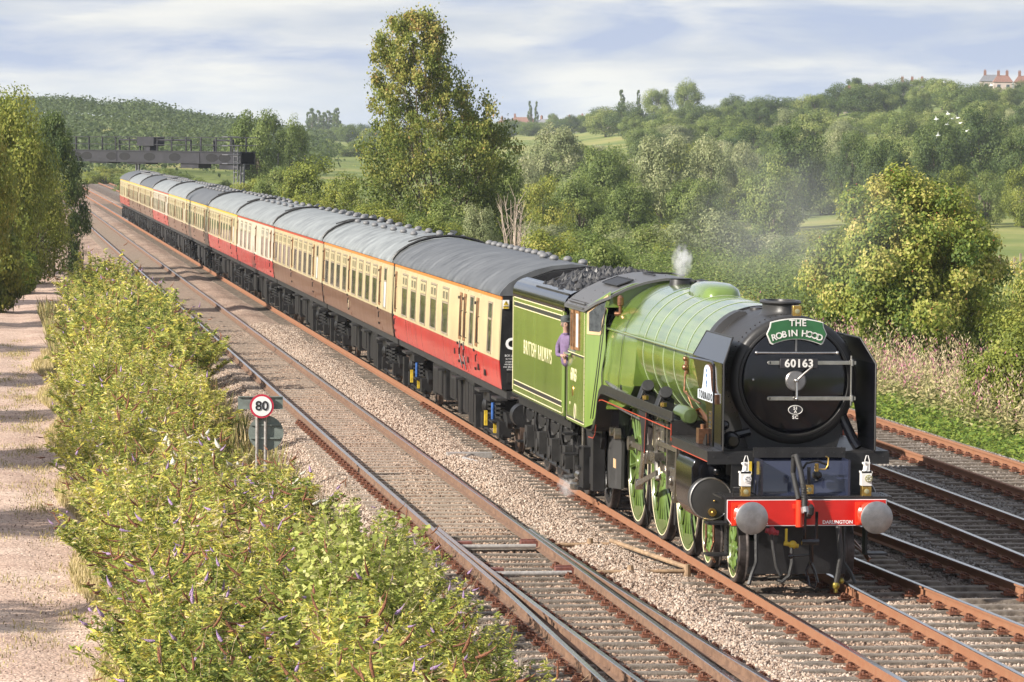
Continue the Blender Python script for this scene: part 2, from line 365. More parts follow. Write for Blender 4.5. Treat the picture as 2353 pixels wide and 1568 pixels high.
GRASS=groundmat('meadow_grass',[(.3,(.075,.115,.025)),(.5,(.16,.19,.05)),(.62,(.27,.25,.09)),(.75,(.34,.29,.13))],.02,.6,1.2,.3)
# polar ground sheet round the camera bridge, reaching the horizon
us=np.concatenate([np.linspace(-2600,0,14),np.linspace(60,2400,60),np.linspace(2600,5200,10)])
ds=np.concatenate([np.linspace(12,140,50),np.linspace(150,620,60),np.linspace(650,1800,50),np.linspace(1900,4500,10)])
def hz(x,y):
    return 0
gv=[];gf=[]
for d in ds:
    for u in us:
        x,y=xy(u,d); kk=min(max((x-9.6)/5,0),1) if x>0 else min(max((-15.2-x)/3,0),1)
        if y>480: kk=1
        gv.append((x,y,ground_z(x,y)-.12-.4*(1-kk)+ (0 if d<250 else .6*math.sin(x*.021+y*.013)*math.sin(y*.017-x*.01))))
nu=len(us)
for j in range(len(ds)-1):
    for i in range(nu-1): gf.append((j*nu+i,j*nu+i+1,(j+1)*nu+i+1,(j+1)*nu+i))
# skirt behind and beside the camera so the ground is closed there too
me=bpy.data.meshes.new('ground'); me.from_pydata(gv,[],gf); me.materials.append(GRASS); me.polygons.foreach_set('use_smooth',[True]*len(gf)); me.update()
tag(link('ground',me),kind='structure')
s=MB(); s.add([(-140,-75,-.75),(140,-75,-.75),(140,-30,-.75),(-140,-30,-.75)],[(0,1,2,3)]); s.build('terrain',GRASS,kind='structure')
def dirt(t,colr):
    """oil and brake dust: the stone between the rails of the two used tracks is darker and browner"""
    n=t.nodes.new; l=t.links.new; ge=n('ShaderNodeNewGeometry'); sp=n('ShaderNodeSeparateXYZ'); l(ge.outputs['Position'],sp.inputs[0]); prev=None
    nz=n('ShaderNodeTexNoise'); nz.inputs['Scale'].default_value=.7; nz.inputs['Detail'].default_value=4; l(ge.outputs['Position'],nz.inputs[0])
    for c in (-3.45,0.0,2.5,5.02,7.97):
        a=n('ShaderNodeMath'); a.operation='SUBTRACT'; a.inputs[1].default_value=c; l(sp.outputs[0],a.inputs[0])
        b=n('ShaderNodeMath'); b.operation='ABSOLUTE'; l(a.outputs[0],b.inputs[0])
        m=n('ShaderNodeMapRange'); m.inputs[1].default_value=.45; m.inputs[2].default_value=1.05; m.inputs[3].default_value=.95; m.inputs[4].default_value=0; l(b.outputs[0],m.inputs[0])
        if prev is None: prev=m.outputs[0]
        else:
            x=n('ShaderNodeMath'); x.operation='MAXIMUM'; l(prev,x.inputs[0]); l(m.outputs[0],x.inputs[1]); prev=x.outputs[0]
    k=n('ShaderNodeMath'); k.operation='MULTIPLY'; l(prev,k.inputs[0]); nr=n('ShaderNodeMapRange'); nr.inputs[1].default_value=.3; nr.inputs[2].default_value=.65; nr.inputs[3].default_value=.45; nr.inputs[4].default_value=1; l(nz.outputs[0],nr.inputs[0]); l(nr.outputs[0],k.inputs[1])
    mx=n('ShaderNodeMixRGB'); mx.blend_type='MULTIPLY'; l(k.outputs[0],mx.inputs[0]); l(colr,mx.inputs[1]); mx.inputs[2].default_value=(.74,.66,.60,1); return mx.outputs[0]
# ---- railway formation: ballast sheet
BAL=groundmat('ballast',[(.30,(.20,.145,.115)),(.5,(.33,.25,.20)),(.68,(.42,.33,.27)),(.8,(.28,.22,.18))],.35,1.0,30,.045,voro=17,extra=lambda t,c,colr:dirt(t,colr))
BALG=groundmat('grey_ballast',[(.3,(.13,.105,.09)),(.5,(.20,.175,.155)),(.7,(.28,.255,.23))],.35,1.0,30,.045,voro=17,extra=lambda t,c,colr:dirt(t,colr))
def bz(x,y):
    z=-.215
    z+=.10*math.exp(-((x+1.85)/.42)**2)+.03*math.sin(y*.35)*math.exp(-((x+1.85)/.5)**2)
    if x<-4.6: z-=min(.45,(-4.6-x)*.32)
    if x<-4.9 and y>70: z+=min(1,(y-70)/25)*(.32*math.exp(-((x+6.6)/1.3)**2)*(1+.6*math.sin(y*.23))) 
    if x>9.4: z-=min(.5,(x-9.4)*.3)
    if abs(x)<1.25 or abs(x+3.45)<1.25: z+=.006
    if 1.9<x<9: z-=.02
    return z+.012*math.sin(x*3.1+y*1.7)*math.sin(y*2.3-x)
xs=list(np.linspace(-7.6,11,94)); ys=list(np.concatenate([np.linspace(-30,60,180),np.linspace(61,520,160)]))
me=grid_mesh('ballast',xs,ys,bz,BAL); me.materials.append(BALG)
mi=[]; cx=[(xs[i]+xs[i+1])/2 for i in range(len(xs)-1)]
for j in range(len(ys)-1):
    for i in range(len(xs)-1): mi.append(1 if cx[i]>1.9 else 0)
me.polygons.foreach_set('material_index',mi)
tag(link('ballast',me),kind='structure')
# ---- path of pink-grey cinder on the left
def pathx(t,c,colr):
    n=t.nodes.new; l=t.links.new
    mp=n('ShaderNodeMapping'); mp.inputs['Scale'].default_value=(1.4,.22,1); l(c.outputs['Object'],mp.inputs[0])
    ns=n('ShaderNodeTexNoise'); ns.inputs['Scale'].default_value=.9; ns.inputs['Detail'].default_value=6; l(mp.outputs[0],ns.inputs[0])
    rp=n('ShaderNodeValToRGB'); rp.color_ramp.elements[0].position=.66; rp.color_ramp.elements[1].position=.80
    l(ns.outputs[0],rp.inputs[0]); mx=n('ShaderNodeMixRGB'); l(rp.outputs[0],mx.inputs[0]); l(colr,mx.inputs[1]); mx.inputs[2].default_value=(.36,.31,.15,1); return mx.outputs[0]
PATH=groundmat('cinder_path',[(.3,(.38,.27,.22)),(.5,(.49,.37,.305)),(.7,(.57,.455,.38))],.8,.6,28,.02,voro=24,extra=pathx)
me=grid_mesh('path',list(np.linspace(-16,-7.4,30)),list(np.linspace(-30,260,220)),lambda x,y:-.60+.02*math.sin(x*2.1+y*.5)-.04*math.exp(-((x+10.2)/.3)**2)-.04*math.exp(-((x+11.6)/.3)**2),PATH)
tag(link('path',me),kind='structure')
# ================================================================ TRACKS
RUST=mat('rail_rust',(.20,.098,.052),.85,0,var=.3,scale=9,bump=.3,bscale=60,col2=(.21,.085,.04))
RUSTD=mat('rail_rust_dark',(.16,.07,.04),.85,0,var=.35,scale=12,bump=.3,bscale=60)
RUSTB=mat('rail_rust_brown',(.165,.098,.062),.85,0,var=.35,scale=7,bump=.3,bscale=60,col2=(.10,.055,.035))
STEEL=mat('rail_steel',(.55,.52,.50),.22,1,var=.12,scale=14)
CLIP=mat('clip_rust',(.17,.062,.032),.85,0,var=.4,scale=30,bump=.3,bscale=80)
SLEEP=mat('sleeper_wood',(.20,.168,.135),.9,0,var=.35,scale=5,bump=.6,bscale=45,col2=(.085,.066,.05))
CONC=mat('sleeper_concrete',(.27,.22,.175),.9,0,var=.3,scale=9,bump=.4,bscale=40,col2=(.22,.17,.13))
RP=[(-.07,-.159),(-.07,-.145),(-.012,-.128),(-.010,-.045),(-.036,-.036),(-.036,-.006),(-.028,0),(.028,0),(.036,-.006),(.036,-.036),(.010,-.045),(.012,-.128),(.07,-.145),(.07,-.159)]
def rail(parent,pts,steel=True,rust=None):
    b=MB(); n=len(RP)
    rings=[[(x+p[0],y,p[1]) for p in RP] for x,y in pts]
    vs=[p for r in rings for p in r]; b.mat(0); fs=[];fs2=[]
    for i in range(len(rings)-1):
        for j in range(n):
            a=i*n+j; c=i*n+(j+1)%n
            (fs2 if j in (5,6,7) else fs).append((a,c,c+n,a+n))
    fs+=[tuple(range(n))[::-1],tuple((len(rings)-1)*n+j for j in range(n))]
    b.v=vs; b.f=fs+fs2; b.m=[0]*len(fs)+[1 if steel else 0]*len(fs2)
    return b.build('rail',[rust or RUST,STEEL],parent,smooth=30)
def unit_mesh(fn,name,mats,smooth=35):
    b=MB(); fn(b); return b.mesh(name,mats,smooth=smooth)
def sl_fn(w):
    def f(b):
        b.bx(-w/2,w/2,-.125,.125,-.31,-.165)
        b.bx(-w/2+.02,w/2-.05,-.09,.05,-.166,-.158)
    return f
SL={w:unit_mesh(sl_fn(w),'sleeper',SLEEP,0) for w in (2.6,2.9,3.2,3.5,3.8,4.2,4.6)}
CS=unit_mesh(lambda b:b.prism([(-.13,-.31),(-.10,-.165),(.10,-.165),(.13,-.31)],'x',-1.25,1.25),'sleeper',CONC,0)
def clip_fn(b):
    b.bx(-.02,.17,-.10,.10,-.168,-.145)          # base plate
    for y in (-.055,.055):
        b.tube([(.015,y,-.13),(.06,y-.025,-.095),(.11,y,-.085),(.125,y+.03,-.12),(.06,y+.03,-.125)],.013,6)
    b.bx(.10,.15,-.03,.03,-.147,-.10)
CL=unit_mesh(clip_fn,'rail_clip',CLIP,40)
def clip(parent,x,y,side): link('rail_clip',CL,parent,Vector((x,y,0))-wpos(parent),(0,0,0 if side>0 else math.pi))
def bez(fx,y0,y1,n=24): return [(fx(y0+(y1-y0)*i/n),y0+(y1-y0)*i/n) for i in range(n+1)]
YF=520
def far_sleepers(parent,cx,y0,y1,mesh_mat,w=2.5,sp=.72,clips=True):
    b=MB(); y=y0
    while y<y1: b.bx(cx-w/2,cx+w/2,y-.12,y+.12,-.3,-.175); y+=sp
    b.build('sleeper_row',mesh_mat,parent,smooth=0,kind='stuff')
# left main track with turnout in front
tl=thing('railway_track','left hand running track of rusty rails with switch blades near the camera','track',(-3.45,0,0))
rail(tl,[(-4.20,YF),(-4.20,20),(-4.17,8),(-4.14,0),(-4.2,-9),(-4.25,-30)],rust=RUSTB)
rail(tl,[(-2.70,YF),(-2.70,8.0),(-2.70,-30)],rust=RUSTB)
# the right hand rail of the diverging road: its point starts behind the blade
rail(tl,bez(lambda y:-2.62+(0 if y>8 else .0042*(8-y)**1.55),8.6,-30),rust=RUSTB)
rail(tl,bez(lambda y:-4.08+.0035*(9-y)**1.55 if y<9 else -4.08,8.9,-30),rust=RUSTB)
yy=-16.0; k=0
while yy<9.6:
    w=2.6 if yy>7 else (2.9 if yy>2 else (3.2 if yy>-4 else 3.8))
    link('sleeper',SL[w],tl,((w-2.6)/2+random.uniform(-.03,.03),yy+random.uniform(-.02,.02),random.uniform(-.006,.004)),(0,0,random.uniform(-.012,.012)))
    clip(tl,-4.23,yy,-1); clip(tl,-2.66+.06 if yy>8 else -2.55+.0042*max(0,8-yy)**1.55+.05,yy,1)
    if yy<5:
        clip(tl,-4.0+.0035*(9-yy)**1.55,yy,1); clip(tl,-2.73,yy,-1)
    yy+=.66
yy=9.9
while yy<62:
    link('sleeper',CS,tl,(random.uniform(-.02,.02),yy,random.uniform(-.020,-.006)))
    if yy<34: clip(tl,-4.24,yy,-1); clip(tl,-2.66,yy,1)
    yy+=.66
far_sleepers(tl,-3.45,62.3,330,CONC)
# stretcher bars and drive equipment of the turnout
GREYP=mat('galvanised_bar',(.36,.34,.32),.5,.2,var=.2,scale=20)
REDB=mat('red_brown_box',(.17,.06,.045),.6,var=.3,scale=15)
for i,(y,) in enumerate([(6.9,),(3.2,)]):
    b=MB(); b.cyl((-3.98,y,-.10),(-2.78,y+.02,-.10),.035,n=10); b.build('stretcher_bar',GREYP,tl)
    b=MB(); b.bx(-2.98,-2.70,y+.25,y+.42,-.15,-.04); b.bx(-2.98,-2.70,y+.34,y+.36,-.04,-.02); b.build('slide_baseplate',REDB,tl,bevel=.008)
    b=MB(); b.bx(-4.02,-3.74,y+.25,y+.42,-.15,-.05); b.build('slide_baseplate',REDB,tl,bevel=.008)
b=MB(); b.tube([(-1.55,7.2,-.05),(-1.30,5.4,-.06),(-1.02,3.4,-.06)],.035,8); b.cyl((-2.4,3.3,-.1),(-1.1,3.35,-.1),.03); b.cyl((-2.5,7.1,-.1),(-1.6,7.15,-.1),.03)
for p in ((-1.9,7.1),(-1.9,3.3),(-1.05,3.35)): b.cyl((*p,-.2),(*p,-.0),.06,.045,n=10)
tag(b.build('point_rodding',mat('tan_rod',(.30,.20,.12),.8,var=.3,scale=8)),'tan point rod with rusty cranks lying in the ballast between the two left tracks','rod')
b=MB(); b.tube([(-1.55,24.5,-.12),(-1.9,23.2,-.1),(-1.75,22.2,-.1)],.05,8); b.bx(-2.1,-1.2,24.2,24.5,-.16,-.06)
tag(b.build('cable_conduit',GREYP),'short pale conduit lying on the ballast beside the chocolate coaches','conduit')
# main (train) track
tm=thing('railway_track','track of orange rusty rails that the steam train stands on','track',(0,0,0))
G=.7525
rail(tm,[(-G,YF),(-G,-30)]); rail(tm,[(G,YF),(G,-30)])
yy=-20.0; nc=0
while yy<62:
    w=2.6
    if yy<21: w=2.9 if yy>16 else (3.2 if yy>10 else (3.8 if yy>2 else 4.6))
    link('sleeper',SL[w],tm,((w-2.6)/2+random.uniform(-.05,.05),yy+random.uniform(-.02,.02),random.uniform(-.008,.004)),(0,0,random.uniform(-.012,.012)))
    if yy<40:
        clip(tm,-G-.04,yy,-1); nc+=1
    if yy<2.5: clip(tm,G+.04,yy,1); clip(tm,-G+.04,yy,1); clip(tm,G-.04,yy,-1)
    yy+=.70
far_sleepers(tm,0,62.3,330,SLEEP)
# diverging road to the right
td=thing('railway_track','diverging pair of rails leaving the train track towards the right edge','track',(2.4,0,0))
fa=lambda y:1.8-.0465*y+(.0006*y*y if y<0 else 0)
rail(td,bez(fa,20,-30)); rail(td,bez(lambda y:fa(y)+1.42,32,-30))
yy=-14.0
while yy<15:
    x=fa(yy)
    clip(td,x-.04,yy,-1); clip(td,x+1.46,yy,1)
    if yy<6: clip(td,x+1.38,yy,-1)
    yy+=.7
# two further tracks on the right
for X,lab in ((5.02,'shaded track of brown rails, second from the right edge'),(7.97,'rightmost track of rusty rails beside the green weeds')):
    t=thing('railway_track',lab,'track',(X,0,0))
    rail(t,[(X-G,YF),(X-G,-20)],steel=X<6); rail(t,[(X+G,YF),(X+G,-20)],steel=X<6)
    yy=2.0
    while yy<60:
        link('sleeper',SL[2.6],t,(random.uniform(-.04,.04),yy,random.uniform(-.04,-.02)))
        if yy<44: clip(t,X+G-.04,yy,-1); clip(t,X-G-.04,yy,-1)
        yy+=.72
    far_sleepers(t,X,60.3,330,SLEEP)
# ---- loose stones: real stones on the near ballast, thinning with distance
def stones(name,n,x0,x1,y0,y1,material,size,zf,avoid=None):
    X=rng.uniform(x0,x1,n); Y=y0+(y1-y0)*rng.uniform(0,1,n)**1.35
    if avoid is not None: keep=avoid(X,Y); X=X[keep];Y=Y[keep]
    Z=np.array([zf(x,y) for x,y in zip(X,Y)])+.008
    me=bpy.data.meshes.new(name); me.vertices.add(len(X)); me.vertices.foreach_set('co',np.stack([X,Y,Z],1).astype(np.float32).reshape(-1)); me.update()
    o=link(name,me); o['kind']='stuff'
    g=bpy.data.node_groups.new(name,'GeometryNodeTree'); g.interface.new_socket('Geometry',in_out='INPUT',socket_type='NodeSocketGeometry'); g.interface.new_socket('Geometry',in_out='OUTPUT',socket_type='NodeSocketGeometry')
    A=g.nodes.new; gi=A('NodeGroupInput'); go=A('NodeGroupOutput'); mp_=A('GeometryNodeMeshToPoints'); ip=A('GeometryNodeInstanceOnPoints'); ic=A('GeometryNodeMeshIcoSphere'); ic.inputs['Subdivisions'].default_value=1; ic.inputs['Radius'].default_value=size
    rs=A('FunctionNodeRandomValue'); rs.data_type='FLOAT_VECTOR'; rs.inputs[0].default_value=(.55,.55,.4); rs.inputs[1].default_value=(1.3,1.2,.95)
    rr=A('FunctionNodeRandomValue'); rr.data_type='FLOAT_VECTOR'; rr.inputs[0].default_value=(0,0,0); rr.inputs[1].default_value=(6.28,6.28,6.28); rr.inputs['Seed'].default_value=5
    sm=A('GeometryNodeSetMaterial'); sm.inputs['Material'].default_value=material
    sp=A('GeometryNodeSetPosition'); nz=A('FunctionNodeRandomValue'); nz.data_type='FLOAT_VECTOR'; nz.inputs[0].default_value=(-size*.25,)*3; nz.inputs[1].default_value=(size*.25,)*3
    l=g.links.new; l(gi.outputs[0],mp_.inputs[0]); l(mp_.outputs[0],ip.inputs['Points']); l(ic.outputs[0],sp.inputs['Geometry']); l(nz.outputs[0],sp.inputs['Offset']); l(sp.outputs[0],sm.inputs[0]); l(sm.outputs[0],ip.inputs['Instance'])
    l(rs.outputs[0],ip.inputs['Scale']); l(rr.outputs[0],ip.inputs['Rotation']); l(ip.outputs[0],go.inputs[0])
    md=o.modifiers.new('stones','NODES'); md.node_group=g; return o
def stonemat(name,cols):
    M=bpy.data.materials.new(name); M.use_nodes=True; t=M.node_tree; b=t.nodes['Principled BSDF']; l=t.links.new
    oi=t.nodes.new('ShaderNodeObjectInfo'); rp=t.nodes.new('ShaderNodeValToRGB'); el=rp.color_ramp.elements
    for i,c in enumerate(cols):
        if i==0: el[0].color=(*c,1)
        elif i==len(cols)-1: el[-1].color=(*c,1)
        else: x=el.new(i/(len(cols)-1)); x.color=(*c,1)
    l(oi.outputs['Random'],rp.inputs[0]); l(dirt(t,rp.outputs[0]),b.inputs['Base Color']); b.inputs['Roughness'].default_value=.9; b.inputs['Specular IOR Level'].default_value=.2
    return M
STW=stonemat('ballast_stone_warm',[(.10,.07,.055),(.23,.165,.125),(.34,.255,.195),(.40,.315,.25),(.50,.42,.35),(.24,.185,.15)])
STG=stonemat('ballast_stone_grey',[(.09,.075,.065),(.17,.15,.13),(.23,.21,.19),(.32,.30,.28),(.19,.17,.155)])
def notrail(X,Y): 
    k=np.ones(len(X),bool)
    for c in (-4.2,-2.7,-.7525,.7525): k&=np.abs(X-c)>.09
    between=((np.abs(X)<1.3)|(np.abs(X+3.45)<1.3))&(np.random.default_rng(1).uniform(size=len(X))<.12); k&=~between
    return k
stones('ballast_stones',300000,-6.2,2.0,-17,80,STW,.0255,bz,notrail)
stones('grey_ballast_stones',90000,1.9,10.2,-6,60,STG,.027,bz)
stones('path_gravel',7000,-12.6,-8.3,-14,60,STW,.014,lambda x,y:-.60)
# ================================================================ TREES AND BUSHES
def vh(u): return 319.7+.0083*(u+20)
def place(u,d): x,y=xy(u,d); return x,y,ground_z(x,y)
def bt(key,u,vt,d,wpx,label,group=None,cat=None):
    x,y,z=place(u,d); zt=CAM.z+(vh(u)-vt)*d/8796; h=max(2.0,zt-z+.3); w=wpx*d/8796
    return tree(key,x,y,z-.3,h,w,label,group,cat)
def big_tree(name,cat,label,u,vt,d,wpx,kind,nl,leaf,K,seed,material,trunk_h,r0,nlimb,multi=1,aspect=.55,twigs=0,group=None):
    x,y,z=place(u,d); zt=CAM.z+(vh(u)-vt)*d/8796; h=zt-z+.3; w=wpx*d/8796
    t=thing(name,label,cat,(x,y,z-.3),group,0,(w,w,h))
    me,cs=crown(kind,nl,leaf,K,seed,aspect,material); link('crown',me,t); link('trunk',limbs(cs,trunk_h,r0,BARK,nlimb,seed,multi),t); return t,me,cs
# the tall tree behind the train: upright top, wide dark skirt
def tall_points(g):
    z=g.uniform(.04,1.0)
    if z>.72: k=(z-.72)/.28; w=.27*math.sqrt(max(.03,1-k*k*.9)); ox=-.15
    elif z>.52: k=(z-.52)/.20; w=.44-.17*k; ox=-.15*k
    else: w=.49; ox=.0
    return z,w,ox
def tall_tree():
    g=np.random.default_rng(5); cs=[];rs=[]
    for _ in range(450):
        z,w,ox=tall_points(g); a=g.uniform(0,6.28); q=g.uniform(.15,1)**.5
        cs.append((ox+math.cos(a)*w*q+g.normal()*.02,math.sin(a)*w*q,z)); rs.append(g.uniform(.014,.040)*(1.25 if z>.5 else 1.7))
    # long side shoots on the right
    for i in range(26):
        q=i/25; cs.append((.12+.36*q+g.normal()*.03,g.normal()*.08,.70-.22*q+g.normal()*.05)); rs.append(.042)
    cs=np.array(cs); rs=np.array(rs)*1.0; nl=78000; per=g.integers(0,len(cs),nl); dirs=unit(g.normal(size=(nl,3))); rad=g.uniform(0.1,1,nl)**.5
    P=cs[per]+g.normal(size=(nl,3))*(rs[per]*.62)[:,None]*np.array([1,1,.8]); P[:,2]=np.maximum(P[:,2],.02)
    t,b=frames(nl,dirs*.7+np.array([0,0,.5]),.3); s=(.0085*g.uniform(.6,1.3,nl))[:,None]
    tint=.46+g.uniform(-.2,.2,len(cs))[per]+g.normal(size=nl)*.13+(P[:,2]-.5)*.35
    t=t*s; b=b*s*.6; t[:,2]*=.75
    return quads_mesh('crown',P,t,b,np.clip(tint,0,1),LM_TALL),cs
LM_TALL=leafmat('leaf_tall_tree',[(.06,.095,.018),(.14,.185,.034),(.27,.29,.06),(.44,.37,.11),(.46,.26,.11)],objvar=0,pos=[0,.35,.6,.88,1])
x,y,z=place(1000,225); H=CAM.z+(vh(1000)-42)*225/8796-z; Wd=365*225/8796
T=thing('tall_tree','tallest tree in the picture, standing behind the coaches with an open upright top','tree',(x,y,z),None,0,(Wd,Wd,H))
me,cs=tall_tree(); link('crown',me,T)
b=MB(); g=random.Random(3)
for ox,tip in ((-.03,(-.16,0,.93)),(.0,(-.10,.02,.99)),(-.05,(-.24,-.02,.82)),(.02,(.02,.0,.86)),(.05,(.26,.0,.68)),(.03,(.40,.02,.5))):
    p0=Vector((ox,0,-.02)); p3=Vector(tip); b.tube([p0,p0.lerp(p3,.33)+Vector((0,0,.05)),p0.lerp(p3,.66)+Vector((g.uniform(-.02,.02),0,.03)),p3],[.011,.008,.005,.001],6)
for i in range(120):
    c=Vector(cs[g.randrange(400)]); st=Vector((c.x*.45,c.y*.4,max(.05,c.z-.16))); b.tube([st,st.lerp(c,.5)+Vector((0,0,-.01)),c],[.003,.002,.0008],4)
link('trunk',b.mesh('trunk',BARK),T)
# big hawthorn on the right, full of berries
T,me,cs=big_tree('hawthorn_tree','tree','broad hawthorn with red berries, right of the smokebox beyond the far tracks',2085,352,119,525,'hawthorn',110000,.0085,330,8,LM_HAW,.25,.02,40,3,.62)
g=np.random.default_rng(2); bb=MB()
for i in range(800):
    c=cs[g.integers(0,len(cs))]; d=unit(g.normal(size=3)); 
    if d[1]>.3: d[1]=-d[1]
    p=c+d*g.uniform(.03,.075); r=.0028; bb.add([(p[0]-r,p[1],p[2]),(p[0]+r,p[1],p[2]),(p[0],p[1]-r,p[2]),(p[0],p[1]+r,p[2]),(p[0],p[1],p[2]-r),(p[0],p[1],p[2]+r)],[(0,2,5),(2,1,5),(1,3,5),(3,0,5),(2,0,4),(1,2,4),(3,1,4),(0,3,4)])
BERRY=mat('red_berry',(.42,.06,.04),.4,var=.3,scale=30)
o=link('berries',bb.mesh('berries',BERRY),T); o['kind']='stuff'
big_tree('hawthorn_tree','bush','yellow green shrub at the right edge standing behind the pink weeds',2345,668,92,300,'bush',26000,.014,80,28,LM_YEL,.3,.02,14,4)
big_tree('hawthorn_tree','bush','second yellowing bush at the right edge, between the broad hawthorn and the frame',2395,520,125,230,'bush',24000,.014,80,29,LM_HAW,.3,.02,14,4)
# birches and willows at the left edge; leaf colours carry the sunlit left and shaded right
for i,(u,vt,d,w,mt,lab,kd,sd_) in enumerate([
   (10,205,172,270,LM_YEL,'tall yellow green tree at the left edge, left of the dark one','round',31),
   (122,258,188,185,LM_OAK,'dark green tree overhanging the tracks at the left, right of the yellow green one','tall',32),
   (-70,190,140,240,LM_BIRCH,'birch cut by the left edge of the picture','round',33),
   (62,340,180,220,LM_YEL,'low leafy tree under the tall ones beside the path end','bush',34),
   (-30,440,150,200,LM_BIRCH,'low bush at the left edge above the path','bush',35),
   (15,530,168,150,LM_BRAM,'small yellow green bush at the foot of the left trees','bush',36)]):
    big_tree('birch_tree' if i<4 else 'roadside_bush','tree' if i<4 else 'bush',lab,u,vt,d,w,kd,30000,.011 if i<4 else .02,110,sd_,mt,.4,.02,24,2)
# trees left of the frame whose shadows fall across the path
for i,(x,y,h,w) in enumerate([(-24,-2,9,6),(-23,12,10,6.5),(-25,25,11,7),(-23,38,9,5.5),(-24,52,11,7),(-25,68,10,7),(-23,84,10,6),(-21,104,9,6),(-20,122,10,6),(-19,140,9,6)]):
    tree(['ash','ash2','oak'][i%3],x,y,-.8,h,w,nth(i+1)+' tree from the camera in the row left of the path, outside the picture',group='trees beyond the left side of the path')
